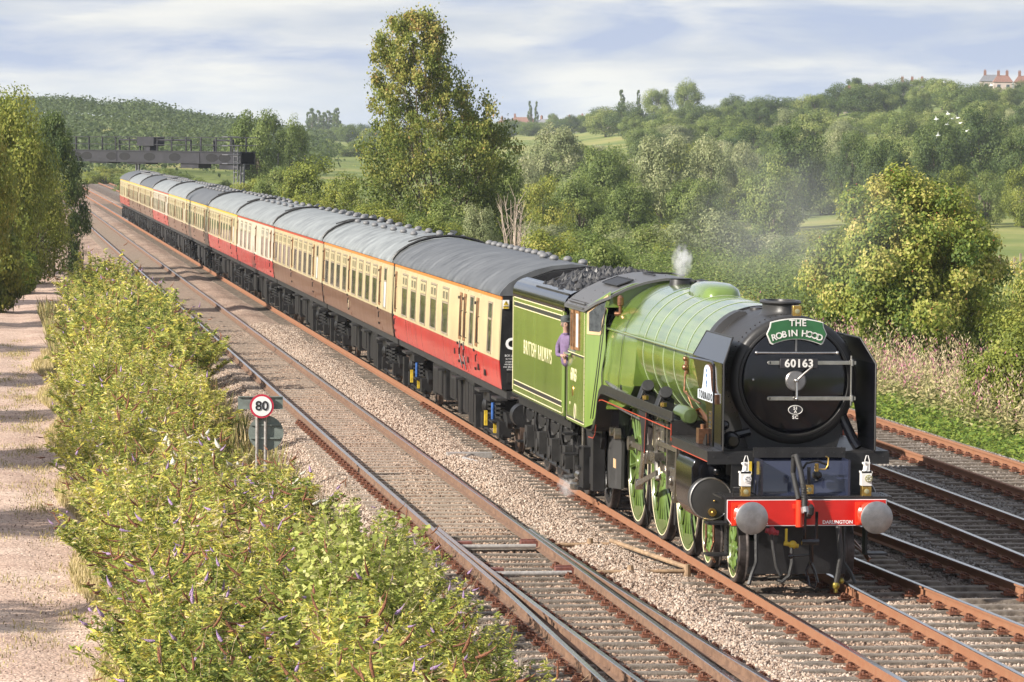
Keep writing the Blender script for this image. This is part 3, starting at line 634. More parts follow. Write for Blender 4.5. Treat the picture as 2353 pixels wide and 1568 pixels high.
# dead twiggy shrub
b=MB(); g=random.Random(9)
for i in range(26):
    a=g.uniform(-1,1); q=Vector((a*.9,g.uniform(-.6,.6),g.uniform(1.6,3.2))); mid=q*.55+Vector((g.uniform(-.2,.2),0,.1)); b.tube([(0,0,0),mid,q],[.05,.03,.008],4)
    for k in range(4): e=mid.lerp(q,g.random()); b.tube([e,e+Vector((g.uniform(-.5,.5),g.uniform(-.4,.4),g.uniform(.1,.6)))],[.015,.004],3)
x,y,z=place(1182,172); o=b.build('dead_shrub',mat('bare_twig',(.42,.34,.27),.8,var=.2)); o.location=(x,y,z+.5); o.scale=(.8,.8,1.3); tag(o,'bare bleached dead shrub behind the red and cream coach','shrub')
near=[('willow2',1102,468,178,120,'rounded pale grey green bush right behind the roof of the second coach'),
 ('thorn',1250,498,160,210,'yellow green hawthorn behind the roof of the first coach, left of its darker neighbour'),
 ('thorn2',1365,505,150,210,'darker hawthorn behind the tender, right of the yellow green one'),
 ('thorn',1150,545,150,150,'low hawthorn scrub behind the ventilators of the first coach'),
 ('thorn2',1430,560,175,120,'small scrub bush behind the cab roof'),
 ('thorn',715,330,262,215,'tallest yellow green hawthorn behind the middle coaches'),
 ('thorn2',640,362,290,150,'green hawthorn left of the tallest yellow one, behind the rear coaches'),
 ('thorn',575,395,320,120,'low yellowish hawthorn under the right end of the gantry'),
 ('thorn',795,372,240,170,'browning hawthorn between the tall tree and the yellow green hawthorn'),
 ('thorn2',520,402,350,110,'low dark scrub seen under the gantry right of the train end'),
 ('thorn2',455,398,380,110,'low scrub bush seen under the middle of the gantry'),
 ('thorn',700,430,235,180,'low hawthorn hedge immediately behind the middle coach roofs'),
 ('thorn2',850,440,215,150,'dark hedge bush at the left foot of the tall tree'),
 ('thorn2',1010,430,212,220,'dark bush filling the foot of the tall tree'),
 ('ash2',1130,330,240,170,'dark spreading tree leaning against the right side of the tall tree'),
 ('thorn2',300,385,480,110,'bright green bush beyond the tail of the train'),
 ('thorn',240,375,560,120,'far green bush where the tracks vanish at the left'),
 ('thorn2',385,380,520,150,'far green scrub beyond the tracks under the gantry'),
 ('ash',592,236,430,150,'loose grey green tree rising behind the right end of the gantry'),
 ('ash2',668,268,450,90,'shorter grey green tree right of the gantry end'),
 ('willow',1640,452,270,250,'broad brownish pink willow scrub behind the steam'),
 ('willow',1560,520,235,150,'pale scrub left of the brownish willow scrub'),
 ('thorn',1730,560,215,220,'pale bush in the smoke behind the chimney'),
 ('thorn',1830,640,170,160,'green bush in the smoke right of the chimney'),
 ('thorn2',1480,490,280,200,'green hedge in the dip behind the cab'),
 ('thorn2',1380,470,300,150,'dark hedge bush behind the tall hawthorns'),
 ('thorn',1245,375,330,150,'rounded olive hawthorn right of the tall tree'),
 ('ash',1385,318,410,170,'leafy bright green ash in the middle of the valley'),
 ('ash2',1330,400,350,150,'shaded ash below the bright green one'),
 ('willow2',1275,282,520,160,'grey green willow left of the bright ash'),
 ('willow',1195,330,430,130,'grey green willow beside the tall tree'),
 ('willow2',1515,300,455,190,'large pale willow in the centre of the valley'),
 ('ash2',1440,410,380,150,'mid green tree in front of the large pale willow'),
 ('willow2',1625,310,470,150,'second pale willow, right of the large one'),
 ('ash',1600,395,380,160,'olive tree in front of the second pale willow'),
 ('oak',1818,278,470,185,'large round dark oak in the middle right of the valley'),
 ('ash2',1775,365,350,170,'grey green tree in front of the large dark oak'),
 ('willow',1690,300,520,130,'pale tree left of the large dark oak'),
 ('oak2',1955,300,520,120,'small dark oak right of the large round one'),
 ('willow',1925,275,640,110,'pale bush row behind the dark oaks'),
 ('oak',2030,312,500,150,'dark oak behind the crown of the broad hawthorn'),
 ('oak2',2155,262,560,150,'broad dark oak on the right slope below the houses'),
 ('oak',2250,240,600,170,'tallest dark oak on the right slope under the gulls'),
 ('oak2',2345,285,540,150,'dark oak at the right edge of the slope'),
 ('thorn',2195,358,470,110,'reddish brown hawthorn beside the right meadow'),
 ('thorn2',2265,372,480,120,'olive hawthorn at the top of the right meadow'),
 ('thorn',2345,358,470,100,'rust tinted hawthorn at the right edge above the meadow'),
 ('ash',1505,198,1250,88,'broad round tree on the skyline, left of the pointed one'),
 ('ash2',1577,183,1250,78,'pointed round tree on the skyline, right of the broad one'),
 ('poplar',1423,205,1250,26,'thicker left poplar of the pair on the skyline above the valley'),
 ('poplar',1462,206,1260,17,'thinner right poplar of the pair on the skyline above the valley'),
 ('poplar',1213,231,1700,17,'left poplar of the distant pair above the town roofs'),
 ('poplar',1228,232,1700,15,'right poplar of the distant pair above the town roofs'),
 ('ash',1265,257,1600,34,'small round tree standing on the town skyline'),
 ('oak',1305,263,1400,60,'dark round tree below the town roofs'),
 ('ash',1375,262,1500,28,'small dark tree at the right end of the town roofs'),
 ('oak2',1740,225,1050,105,'big round oak on the crest left of the dark hedge'),
 ('oak',1815,246,950,120,'dark hedge oak on the crest below the skyline'),
 ('ash',1665,240,1100,70,'mid green crest tree between the pointed tree and the big round oak'),
 ('pine',1957,169,1300,54,'dark flat topped pine, highest on the right skyline'),
 ('copper',1996,191,1290,62,'purple copper beech beside the flat topped pine'),
 ('willow2',1925,213,1200,70,'pale tree at the foot of the flat topped pine'),
 ('ash2',2040,200,1250,50,'pale green tree between the copper beech and the grey house'),
 ('pine',2130,187,1380,70,'spreading dark pine right of the grey roofed house'),
 ('oak2',2180,204,1100,110,'dark oak in front of the spreading pine'),
 ('oak',2243,200,1200,75,'dark oak between the grey house and the pink houses'),
 ('ash',2312,208,1150,85,'bright green tree in front of the pink houses'),
 ('oak2',2352,225,1100,70,'dark tree at the right edge below the pink houses'),
 ('oak',1885,220,1150,80,'dark oak on the crest with a red roof showing beside it'),
 ('poplar',770,247,1600,30,'single tall tree on the far left horizon')]
for a in near: bt(*a)
g=random.Random(21)
def band(n,u0,u1,d0,d1,h0,h1,keys,wk,label,group):
    for i in range(n):
        u=u0+(u1-u0)*(i+g.uniform(.1,.9))/n; d=g.uniform(d0,d1); x,y,z=place(u,d); h=g.uniform(h0,h1)
        tree(g.choice(keys),x,y,z-(1.3 if h>4.7 else .5),h*1.12,h*g.uniform(1.0,1.55)*wk,label+', '+nth(i+1)+' from left',group)
band(34,1380,2420,1020,1200,7,10.5,['oak','oak2','ash','ash2'],1.1,'broadleaf tree in the crest row of the right hill','crest trees of the right hill')
band(34,1450,2420,820,960,6,9.5,['oak','ash','willow2','ash2'],1.1,'broadleaf tree in the row half way up the right hill','hedge trees half way up the right hill')
band(32,1330,2420,640,770,6,9.5,['oak','ash','willow','thorn','ash2'],1.1,'tree in the row at the foot of the right hill','valley trees at the foot of the right hill')
band(22,1180,1900,480,600,6,9,['willow','ash','willow2','thorn'],1.1,'grey green tree in the middle of the valley wood','trees of the valley wood')
band(14,1180,1700,330,420,3.5,5,['thorn2','thorn','willow'],1.4,'low scrub bush on the valley floor beyond the embankment','scrub bushes on the valley floor')
band(18,1430,1980,190,330,3.0,4.6,['willow','thorn','thorn2'],1.4,'pale scrub bush in the dip behind the locomotive','scrub in the dip behind the locomotive')
band(14,1180,1560,240,330,3.5,5,['thorn','thorn2','willow2'],1.4,'scrub bush in the dip behind the tender','scrub in the dip behind the tender')
band(7,1880,2150,330,420,3.0,4.2,['thorn2','willow'],1.5,'low willow scrub between the broad hawthorn and the valley wood','low scrub behind the broad hawthorn')
band(26,700,1420,1350,1600,6,9,['oak','ash','oak2'],1.3,'dark tree in the long wooded line on the far horizon','trees of the far horizon line')
band(12,560,1000,900,1050,4,6.5,['oak','thorn2','ash'],1.4,'hedge tree around the pale field left of the tall tree','hedge trees around the pale field')
band(9,700,770,1650,1750,11,14,['poplar'],.3,'small pointed tree in the row on the far left horizon','row of small pointed trees on the horizon')
# lineside scrub directly behind the train
band(26,640,1500,195,235,2.6,3.8,['thorn','thorn2','thorn'],1.3,'lineside hawthorn in the hedge running behind the coaches','lineside hedge bushes behind the coaches')
# far wooded hill on the left (one mass)
def hill_wood():
    n=90000; NC=1900; g=np.random.default_rng(4); U=g.uniform(-400,740,NC); D=g.uniform(600,1330,NC); C=[];
    for u,d in zip(U,D):
        x,y,z=place(u,d); C.append((x,y,z+g.uniform(.5,2.6)))
    C=np.array(C); per=g.integers(0,NC,n); dirs=unit(g.normal(size=(n,3))); dirs[:,2]=np.abs(dirs[:,2])
    P=C[per]+dirs*np.array([4.5,4.5,3.3])*(g.uniform(.5,1,n)**.5)[:,None]*(g.uniform(.5,1.2,NC)[per])[:,None]
    t,b=frames(n,dirs+np.array([0,0,.3])); s=(g.uniform(.22,.5,n))[:,None]
    tint=.5+g.uniform(-.22,.22,NC)[per]+g.normal(size=n)*.07
    return quads_mesh('hill_wood',P,t*s,b*s*.8,np.clip(tint,0,1),LM_HILL)
tag(link('far_wood',hill_wood()),kind='stuff')
# ---------------------------------------------------------------- buddleia thicket
SPM={}
def spike(name,material,L_,r):
    b=MB(); g=random.Random(len(name)); n=7; rings=[]
    pts=[]; 
    for i in range(n+1):
        q=i/n; pts.append((.26*L_*q*q,0,L_*(q-.12*q*q)))
    rad=[r*(.55+.6*math.sin(math.pi*min(1,q*1.15+.12))) *(1-q**3*.8)*g.uniform(.85,1.15) for q in [i/n for i in range(n+1)]]
    b.tube(pts,rad,7); me=b.mesh(name,material,smooth=60); return me
PURP=mat('mauve_flower',(.44,.29,.50),.8,var=.45,scale=60,bump=.8,bscale=120)
BRN=mat('brown_seed_head',(.26,.105,.05),.9,var=.5,scale=70,bump=.8,bscale=140)
WHT=mat('white_flower',(.74,.70,.60),.8,var=.25,scale=60,bump=.8,bscale=120)
SPK={'purple':('flower_spike',spike('flower_spike',PURP,.17,.018)),'brown':('seed_head',spike('seed_head',BRN,.22,.0125)),'white':('flower_spike',spike('white_flower_spike',WHT,.22,.030))}
STEMM=mat('stem_tan',(.34,.26,.15),.85,var=.3,scale=12)
def buddleia(seed,ns=60,hgt=2.0,rad=1.25,leaf=.066,per=105,material=None,aspect=.25):
    g=np.random.default_rng(seed); Ps=[];Ts=[];Bs=[];Ti=[]; b=MB(); tips=[]
    for i in range(ns):
        a=g.uniform(0,6.283); q=g.uniform(0,1)**.6; tip=np.array([math.cos(a)*rad*q,math.sin(a)*rad*q,hgt*(1-.38*q**2)*g.uniform(.62,1.15)])
        base=np.array([math.cos(a)*.15*q,math.sin(a)*.15*q,-.1]); mid=base*.4+tip*.45+np.array([0,0,hgt*.2])
        def pt(t): return (1-t)**2*base+2*t*(1-t)*mid+t*t*tip
        if i<40: b.tube([pt(0),pt(.35),pt(.7),pt(1)],[.012,.009,.006,.003],3,caps=False)
        tips.append((tip,unit(pt(1)-pt(.8))))
        if i%4==0: e_=pt(1)+unit(pt(1)-pt(.7)+g.normal(size=3)*.1)*g.uniform(.12,.38); b.tube([pt(.8),pt(1),e_],[.005,.004,.002],3,caps=False)
        tt=g.uniform(.18,1,per)**.7; C=np.array([pt(t) for t in tt]); aa=g.uniform(0,6.283,per); off=g.uniform(.02,.20,per)*(1.15-tt*.8)
        dr=np.stack([np.cos(aa),np.sin(aa),g.uniform(-.3,.5,per)],1); C=C+dr*off[:,None]
        T=unit(dr+g.normal(size=(per,3))*.35+np.array([0,0,-.15])); Bv=unit(np.cross(T,g.normal(size=(per,3))*.7+np.array([0,0,1])))
        s=leaf*g.uniform(.5,1.25,per)[:,None]
        Ps.append(C);Ts.append(T*s);Bs.append(Bv*s*aspect); Ti.append(np.clip(.42+g.normal()*.14+g.normal(size=per)*.24+(C[:,2]-1)*.06,0,1))
    me=quads_mesh('leaves',np.concatenate(Ps),np.concatenate(Ts),np.concatenate(Bs),np.concatenate(Ti),material or LM_BUD)
    return me,b.mesh('stems',STEMM),tips
BV=[buddleia(100+i,per=92+8*i) for i in range(5)]
BF=[buddleia(200+i,ns=50,per=60,leaf=.10) for i in range(2)]
g=random.Random(12)
spots=[]
y=-17.5
while y<101:
    t=(y+17)/118
    # thicket width: left edge next to the path, right edge next to the ballast
    xl=-9.9+(.0 if y<20 else min(1.35,(y-20)*.018)); xr=-5.35 if y<4 else (-6.1 if y<14 else (-6.5 if y<45 else -5.9))
    if 13<y<27: xr=-7.2
    n=3 if (xr-xl)>2.9 else 2
    for i in range(n):
        spots.append((xl+.75+(xr-xl-1.1)*(i+.5*g.random())/max(1,n-.6),y+g.uniform(-.8,.8)))
    y+=2.15+ (1.6*t)
ZONE=['at the bottom of the picture','level with the switch blades','beside the round speed sign','behind the round speed sign','in the middle of the thicket','at the far end of the thicket']
def zone(y):
    for k,lim in enumerate((-8,6,18,32,62,999)):
        if y<lim: return k
cnt={}
for i,(x,y) in enumerate(spots):
    zk=zone(y); far=y>40; V=(BF if far else BV); me,st,tips=V[g.randrange(len(V))]
    white=(9<y<21 and -8.6<x<-6.5)
    side='path side' if x<-8.4 else ('track side' if x<-6.0 and x>-7.2 or x>=-6.0 else 'middle')
    cnt[side]=cnt.get(side,0)+1; where={'path side':'path edge','track side':'ballast edge','middle':'thicket middle'}[side]
    lab=f"{'white flowered' if white else 'brown seeded'} buddleia bush, {nth(cnt[side])} from the bottom along the {where}"
    sc_=g.uniform(.82,1.08)*(.95 if y<10 else 1.0)
    if x>-6.3 and y<8: sc_*=.8
    hz_=g.uniform(.85,1.05)*(1.1 if far else 1)
    if 10<y<27 and x>-8.2: hz_*=.62 if x>-7.3 else .82
    t=thing('buddleia_bush',lab,'bush',(x,y,-.62),f"buddleia bushes {side} {ZONE[zk]}{' white' if white else ''}",g.uniform(0,6.28),(sc_,sc_,sc_*hz_))
    l=link('leaves',me,t); l['kind']='stuff'; link('stems',st,t)
    nsp=34 if y<8 else (18 if y<30 else 10); order=list(range(len(tips))); g.shuffle(order)
    for k in order[:nsp]:
        tip,dr=tips[k]; r=g.random(); key=('white' if r<.6 else 'brown') if white else ('purple' if r<.24 else 'brown')
        nm,sm=SPK[key]; q=Vector(dr)+Vector((g.uniform(-.9,.9),g.uniform(-.9,.9),g.uniform(-1.0,.0)))
        s=g.uniform(.6,1.1) if key=='purple' else g.uniform(.7,1.4)
        link(nm,sm,t,Vector(tip)*1.04+Vector((0,0,.05)),q.to_track_quat('Z','X').to_euler(),(s,s,s))
# young birch sapling among the near buddleias (round bright leaves)
sm,ss,_=buddleia(301,ns=60,hgt=2.7,rad=1.1,leaf=.040,per=120,material=LM_SAP,aspect=.85)
for (x,y,s,lab) in ((-7.15,-9.5,1.0,'bright green sapling with small round leaves in front of the buddleias, bottom centre left'),(-6.55,-3.6,.80,'second bright green sapling, between the first one and the speed sign')):
    t=thing('birch_sapling',lab,'sapling',(x,y,-.62),None,0,(s,s,s)); o=link('leaves',sm,t); o['kind']='stuff'; link('stems',ss,t)
# ---------------------------------------------------------------- grasses and weeds (uncountable)
def blades(name,n,xf,yf,zf,h0,h1,w,material,tintf,lean=.25):
    g=np.random.default_rng(len(name)+n); X=xf(g,n);Y=yf(g,n); keep=np.ones(n,bool); Z=np.array([zf(a,b_) for a,b_ in zip(X,Y)])
    h=g.uniform(h0,h1,n); d=np.stack([g.normal(size=n)*lean,g.normal(size=n)*lean,np.ones(n)],1); d=unit(d)
    P=np.stack([X,Y,Z],1)+d*(h*.5)[:,None]; a=g.uniform(0,3.14,n); B=np.stack([np.cos(a),np.sin(a),np.zeros(n)],1)*(w*g.uniform(.6,1.4,n))[:,None]
    me=quads_mesh(name,P,d*(h*.5)[:,None],B,np.clip(tintf(g,n,X,Y,h),0,1),material); o=link(name,me); o['kind']='stuff'; return o
G0=lambda x,y:ground_z(x,y)
# rosebay and grasses beyond the far right track
def wx(g,n): return g.uniform(11.2,17.5,n)
def wy(g,n): return g.uniform(10,95,n)
def wt(g,n,X,Y,h): return .42+.33*(h-.7)+g.normal(size=n)*.2+.08*np.sin(X*1.3+Y*.4)
def willowherb(n):
    g=np.random.default_rng(77); X=g.uniform(11.0,17.8,n); Y=g.uniform(10,95,n); Hh=g.uniform(.95,1.9,n)*(1+.25*np.sin(X*1.1+Y*.5)); k=26
    base=np.stack([X,Y,[ground_z(a,b_) for a,b_ in zip(X,Y)]],1); lean=np.stack([g.normal(size=n)*.12,g.normal(size=n)*.12,np.ones(n)],1)
    q=np.tile(np.linspace(.08,1,k),(n,1)); P=base[:,None]+lean[:,None]*(q*Hh[:,None])[...,None]+g.normal(size=(n,k,3))*np.array([.05,.05,.02])
    a=g.uniform(0,6.28,(n,k)); top=q>.62; up=np.where(top,1.6,.25)
    T=unit(np.stack([np.cos(a),np.sin(a),up+g.normal(size=(n,k))*.3],-1)); B=unit(np.cross(T,g.normal(size=(n,k,3))))
    s=np.where(top,.05,.075)*g.uniform(.6,1.3,(n,k)); kind=g.uniform(0,1,n)[:,None]
    tint=np.where(top,np.where(kind<.22,.95,np.where(kind<.75,.68,.4)),.18+.25*(q/.62))+g.normal(size=(n,k))*.07
    o=link('willowherb',quads_mesh('willowherb',P.reshape(-1,3),(T*s[...,None]).reshape(-1,3),(B*(s*np.where(top,.28,.32))[...,None]).reshape(-1,3),np.clip(tint,0,1).reshape(-1),LM_WEED)); o['kind']='stuff'
willowherb(5200)
def bush_cover(name,n,x0,x1,y0,y1,hmax,leaf,material):
    g=np.random.default_rng(n); X=g.uniform(x0,x1,n);Y=g.uniform(y0,y1,n); top=hmax*(.35+.65*np.abs(np.sin(X*1.9+np.sin(Y*.7)*2)*np.sin(Y*1.1+X)))
    Z=np.array([max(ground_z(a,b_),-.5) for a,b_ in zip(X,Y)])+top*g.uniform(.3,1,n)
    t,b=frames(n,np.tile([[0,-.2,1.]],(n,1)),.1); s=(leaf*g.uniform(.6,1.4,n))[:,None]
    o=link(name,quads_mesh(name,np.stack([X,Y,Z],1),t*s,b*s*.75,np.clip(.5+g.normal(size=n)*.22,0,1),material)); o['kind']='stuff'
bush_cover('bramble_cover',30000,9.9,11.6,8,75,.5,.045,LM_BRAM)
bush_cover('lineside_weeds',9000,9.7,10.8,12,60,.16,.03,LM_BRAM)
bush_cover('valley_cover',40000,12,30,95,165,1.3,.06,LM_MID)
bush_cover('embankment_cover',20000,9.8,16,75,250,1.3,.11,LM_BRAM)
# dry grass between path and thicket, tufts on the path
blades('dry_grass',26000,lambda g,n:-9.75+np.abs(g.normal(size=n))*.40+.20*np.sin(np.linspace(0,40,n)),lambda g,n:np.sort(g.uniform(-16,70,n)),lambda x,y:-.6,.06,.24,.008,LM_DRY,lambda g,n,X,Y,h:.6+g.normal(size=n)*.2)
def tuftx(g,n): return np.repeat(g.uniform(-13.0,-10.0,n//60+1),60)[:n]+g.normal(size=n)*.14
def tufty(g,n): return np.repeat(np.random.default_rng(3).uniform(-14,80,n//60+1),60)[:n]+g.normal(size=n)*.5
blades('path_tufts',14000,tuftx,tufty,lambda x,y:-.6,.03,.10,.008,LM_DRY,lambda g,n,X,Y,h:.45+g.normal(size=n)*.2)
blades('verge_grass',26000,lambda g,n:g.uniform(-15.5,-13,n)+.2,lambda g,n:g.uniform(5,150,n),lambda x,y:-.62,.2,.6,.02,LM_DRY,lambda g,n,X,Y,h:.35+g.normal(size=n)*.2)
blades('thicket_undergrowth',30000,lambda g,n:g.uniform(-9.3,-5.3,n),lambda g,n:g.uniform(-17,100,n),lambda x,y:-.62,.2,.75,.016,LM_DRY,lambda g,n,X,Y,h:.3+g.normal(size=n)*.25)
# ================================================================ BUILDINGS, GANTRY, SIGN
WALLP=mat('render_wall',(.40,.33,.30),.9,var=.1); WALLW=mat('pale_wall',(.42,.40,.38),.9,var=.1); ROOFR=mat('red_roof_tile',(.20,.10,.075),.9,var=.25,scale=3); ROOFG=mat('slate_roof',(.15,.15,.165),.8,var=.2,scale=3)
BRICK=mat('chimney_brick',(.20,.095,.07),.9,var=.25); GLD=mat('house_glass',(.05,.06,.07),.15)
def house(u,vt,d,w,label,roofm,wallm,nch=2,group=None,rz=.2):
    x,y,z=place(u,d); zt=CAM.z+(vh(u)-vt)*d/8796; t=thing('house',label,'house',(x,y,z),group,-rz)
    H=max(6.5,zt-z); e=H-2.6; D=7
    b=MB(); b.bx(-w/2,w/2,0,D,-1,e); link('wall',b.mesh('wall',wallm,smooth=0),t)
    b=MB(); b.add([(-w/2-.3,-.3,e),(w/2+.3,-.3,e),(w/2+.3,D+.3,e),(-w/2-.3,D+.3,e),(-w/2+1.2,D/2,H-.3),(w/2-1.2,D/2,H-.3)],[(0,1,5,4),(1,2,5),(2,3,4,5),(3,0,4),(3,2,1,0)]); rf=link('roof',b.mesh('roof',roofm,smooth=0),t)
    for k in range(nch):
        cx=-w/2+1.6+k*(w-3.2)/max(1,nch-1); b=MB(); b.bx(cx-.45,cx+.45,D/2-.4,D/2+.4,H-1.2,H+1.1); b.cyl((cx-.2,D/2,H+1.1),(cx-.2,D/2,H+1.5),.13,n=6); b.cyl((cx+.2,D/2,H+1.1),(cx+.2,D/2,H+1.5),.13,n=6); link('chimney',b.mesh('chimney',BRICK,smooth=0),rf)
    for k in range(max(2,int(w/3))):
        for zz in (e-1.9,e-4.6):
            cx=-w/2+w*(k+.5)/max(2,int(w/3)); b=MB(); b.bx(cx-.6,cx+.6,-.08,.1,zz,zz+1.2); wf=link('window',b.mesh('window',WALLW,smooth=0),t); b=MB(); b.bx(cx-.5,cx+.5,-.11,-.07,zz+.1,zz+1.1); link('pane',b.mesh('pane',GLD,smooth=0),wf)
house(2090,199,1330,10,'large grey roofed house with tall brick chimneys on the right skyline',ROOFG,WALLW,3)
house(2298,211,1270,6,'pink walled house with red roof near the right edge of the skyline',ROOFR,WALLP,2)
house(2345,213,1250,5.5,'red roofed house cut by the right edge of the skyline',ROOFR,WALLP,2)
house(2270,206,1320,7,'grey roofed house left of the pink one on the skyline',ROOFG,WALLP,1)
house(1960-4,232,1180,6,'red roof hidden in the trees under the dark pine',ROOFR,WALLP,1)
for i,(u,v,r) in enumerate(((1175,274,ROOFR),(1195,268,ROOFR),(1245,272,ROOFG),(1285,277,ROOFR),(1330,271,ROOFR),(1350,268,ROOFR),(1392,274,ROOFR),(1180,283,ROOFR))):
    house(u,v,1800,11,nth(i+1)+' small house of the distant town roofs left of the pair of poplars',r,WALLP,2,group='distant town houses',rz=(-.5,.3,.8,-.2)[i%4])
# small white gulls in front of the dark oaks
GULL=mat('gull_white',(.80,.80,.80),.7)
for i,(u,v,a,lab) in enumerate([(2172,263,.5,'white gull with raised wings, topmost over the dark oaks'),(2183,274,-.4,'white gull in the close group over the dark oak, upper left of the group'),(2194,272,.3,'white gull in the close group over the dark oak, upper right of the group'),(2200,284,.2,'white gull lowest in the close group over the dark oak'),(2145,275,.6,'white gull left of the close group'),(2171,287,-.5,'white gull low in front of the dark oak'),(2215,302,.1,'white gull gliding low right of the others'),(2150,312,.8,'lowest gull, near the meadow strip'),(2270,198,.4,'white gull against the sky above the pink house'),(2163,191,-.3,'dark gull against the sky right of the grey roofed house')]):
    d=430; x,y=xy(u,d); z=CAM.z+(vh(u)-v)*d/8796
    b=MB(); b.sph((0,0,0),(.09,.22,.08),8,6); 
    for s_ in (-1,1): b.add([(0,.07,.03),(0,-.08,.03),(s_*.30,-.06,.20),(s_*.62,.06,.10),(s_*.30,.10,.20)],[(0,1,2,4),(4,2,3)]); 
    b.add([(-.04,.18,0),(.04,.18,0),(.07,.36,0),(-.07,.36,0)],[(0,1,2,3)]); b.sph((0,-.22,.03),.055,6,5)
    o=link('gull',b.mesh('gull',GULL),None,(x,y,z),(0,a,a*2)); tag(o,lab,'bird','gulls over the right slope')
# field fence
WOODF=mat('fence_wood',(.28,.22,.16),.9,var=.3)
t=thing('wooden_fence','weathered post and rail fence across the right meadow','fence',(*xy(2310,300),-4)); px=[]
for i,u in enumerate((2262,2278,2296,2314,2330,2344,2358)):
    x,y,z=place(u,300+i*1.5); px.append((x,y,z)); b=MB(); b.bx(x-.08,x+.08,y-.08,y+.08,z-.3,z+1.3+.2*(i%3)); b.build('post',WOODF,t,smooth=0)
for k in (.5,.95):
    b=MB(); b.tube([(x,y,z+k) for x,y,z in px],.05,4); b.build('rail',WOODF,t,smooth=0)
# ---- signal gantry
GDARK=mat('gantry_steel',(.024,.023,.029),.55,.1,var=.35,scale=2,bump=.1); GLT=mat('gantry_galvanised',(.16,.16,.17),.5,.4,var=.2)
A=Vector((-4.3,322,4.15)); Bp=Vector((11.0,282,4.12)); ln=(Bp-A).length; rz=math.atan2(Bp.y-A.y,Bp.x-A.x)
t=thing('signal_gantry','dark steel signal gantry with round holes and railings spanning the tracks at the left','gantry',tuple(A),None,rz,(1.55,1.55,1.55)); Lx=(Vector((Bp.x-A.x,Bp.y-A.y,0))).length/1.55
sc_=Lx  # local x runs along the girder, local -y looks roughly at the camera
def gb(name,fn,m_,parent=t): b=MB(); fn(b); return link(name,b.mesh(name,m_,smooth=30),parent)
gd=gb('girder',lambda b:(b.bx(-4,Lx,-.45,-.40,0,.62),b.bx(-4,Lx,.40,.45,0,.62),b.bx(-4,Lx,-.5,.5,-.04,0),b.bx(-4,Lx,-.5,.5,.62,.67),[b.bx(x-.03,x+.03,-.48,-.45,.0,.62) for x in (3.2,9.8,22,32.6,36)]),GDARK)
HOLE=mat('dark_opening',(.002,.002,.003),.9)
def uat(u): # local x along the girder where image column u meets it
    lo,hi=-4,Lx
    for _ in range(40):
        m_=(lo+hi)/2; p=A+Vector((math.cos(rz),math.sin(rz),0))*m_*1.55; uu=ud(p.x,p.y)[0]
        if uu<u: lo=m_
        else: hi=m_
    return lo
for u in (189,213,270,300,357,415,501,530):
    x=uat(u); w=.235/abs(1)*1.0*3.1
    b=MB(); n=20; b.prism([(x+ .85*math.cos(6.283*k/n),.31+.235*math.sin(6.283*k/n)) for k in range(n)],'y',-.456,-.448)
    hr=link('round_hole',b.mesh('round_hole',HOLE),t)
for zz in (.67+.36,.67+.80): gb('guard_rail',lambda b:b.bx(-4,Lx+.3,-.47,-.43,zz-.02,zz+.02),GDARK); gb('guard_rail',lambda b:b.bx(-4,Lx+.3,.43,.47,zz-.02,zz+.02),GDARK)
x=-3
while x<Lx+.2:
    gb('stanchion',lambda b:b.bx(x-.05,x+.05,-.47,-.43,.67,1.47),GDARK); gb('stanchion',lambda b:b.bx(x-.05,x+.05,.43,.47,.67,1.47),GDARK); x+=2.1
for (u0,u1) in ((330,368),): gb('equipment_box',lambda b:b.bx(uat(u0),uat(u1),-.5,.2,.95,1.45),GDARK); gb('equipment_box_leg',lambda b:b.bx(uat(343),uat(356),-.4,.1,.67,.95),GDARK)
for (u0,u1) in ((283,330),(370,447),(500,545)):
    gb('cable_hoop',lambda b:b.tube([(uat(u0),-.3,.67),(uat(u0),-.3,1.30),(uat(u1),-.3,1.30),(uat(u1),-.3,.67)],.06,6),GDARK)
for (u0,u1,dz) in ((217,261,.08),(304,347,.10),(427,468,.26),(516,557,.30)): gb('hanging_signal_box',lambda b:b.bx(uat(u0),uat(u1),-.4,.4,-.04-dz,-.04),GDARK)
for u in (323,572):
    x=uat(u)-( .2 if u>500 else 0)
    gb('support_leg',lambda b:(b.bx(x-.25,x-.15,-.3,-.2,-6,0),b.bx(x+.15,x+.25,-.3,-.2,-6,0),[b.bx(x-.2,x+.2,-.27,-.23,-k*.5-.1,-k*.5) for k in range(12)]),GLT)
x=uat(575); gb('access_ladder',lambda b:(b.bx(x-.3,x-.24,-.75,-.7,-1.5,.9),b.bx(x+.2,x+.26,-.75,-.7,-1.5,.9),[b.bx(x-.3,x+.25,-.76,-.69,-1.4+k*.3,-1.36+k*.3) for k in range(8)],[b.tube([(x-.46,-.72,q),(x-.4,-1.4,q),(x+.35,-1.4,q),(x+.4,-.72,q)],.03,4) for q in (.0,.5,1.0,1.5)]),GLT)
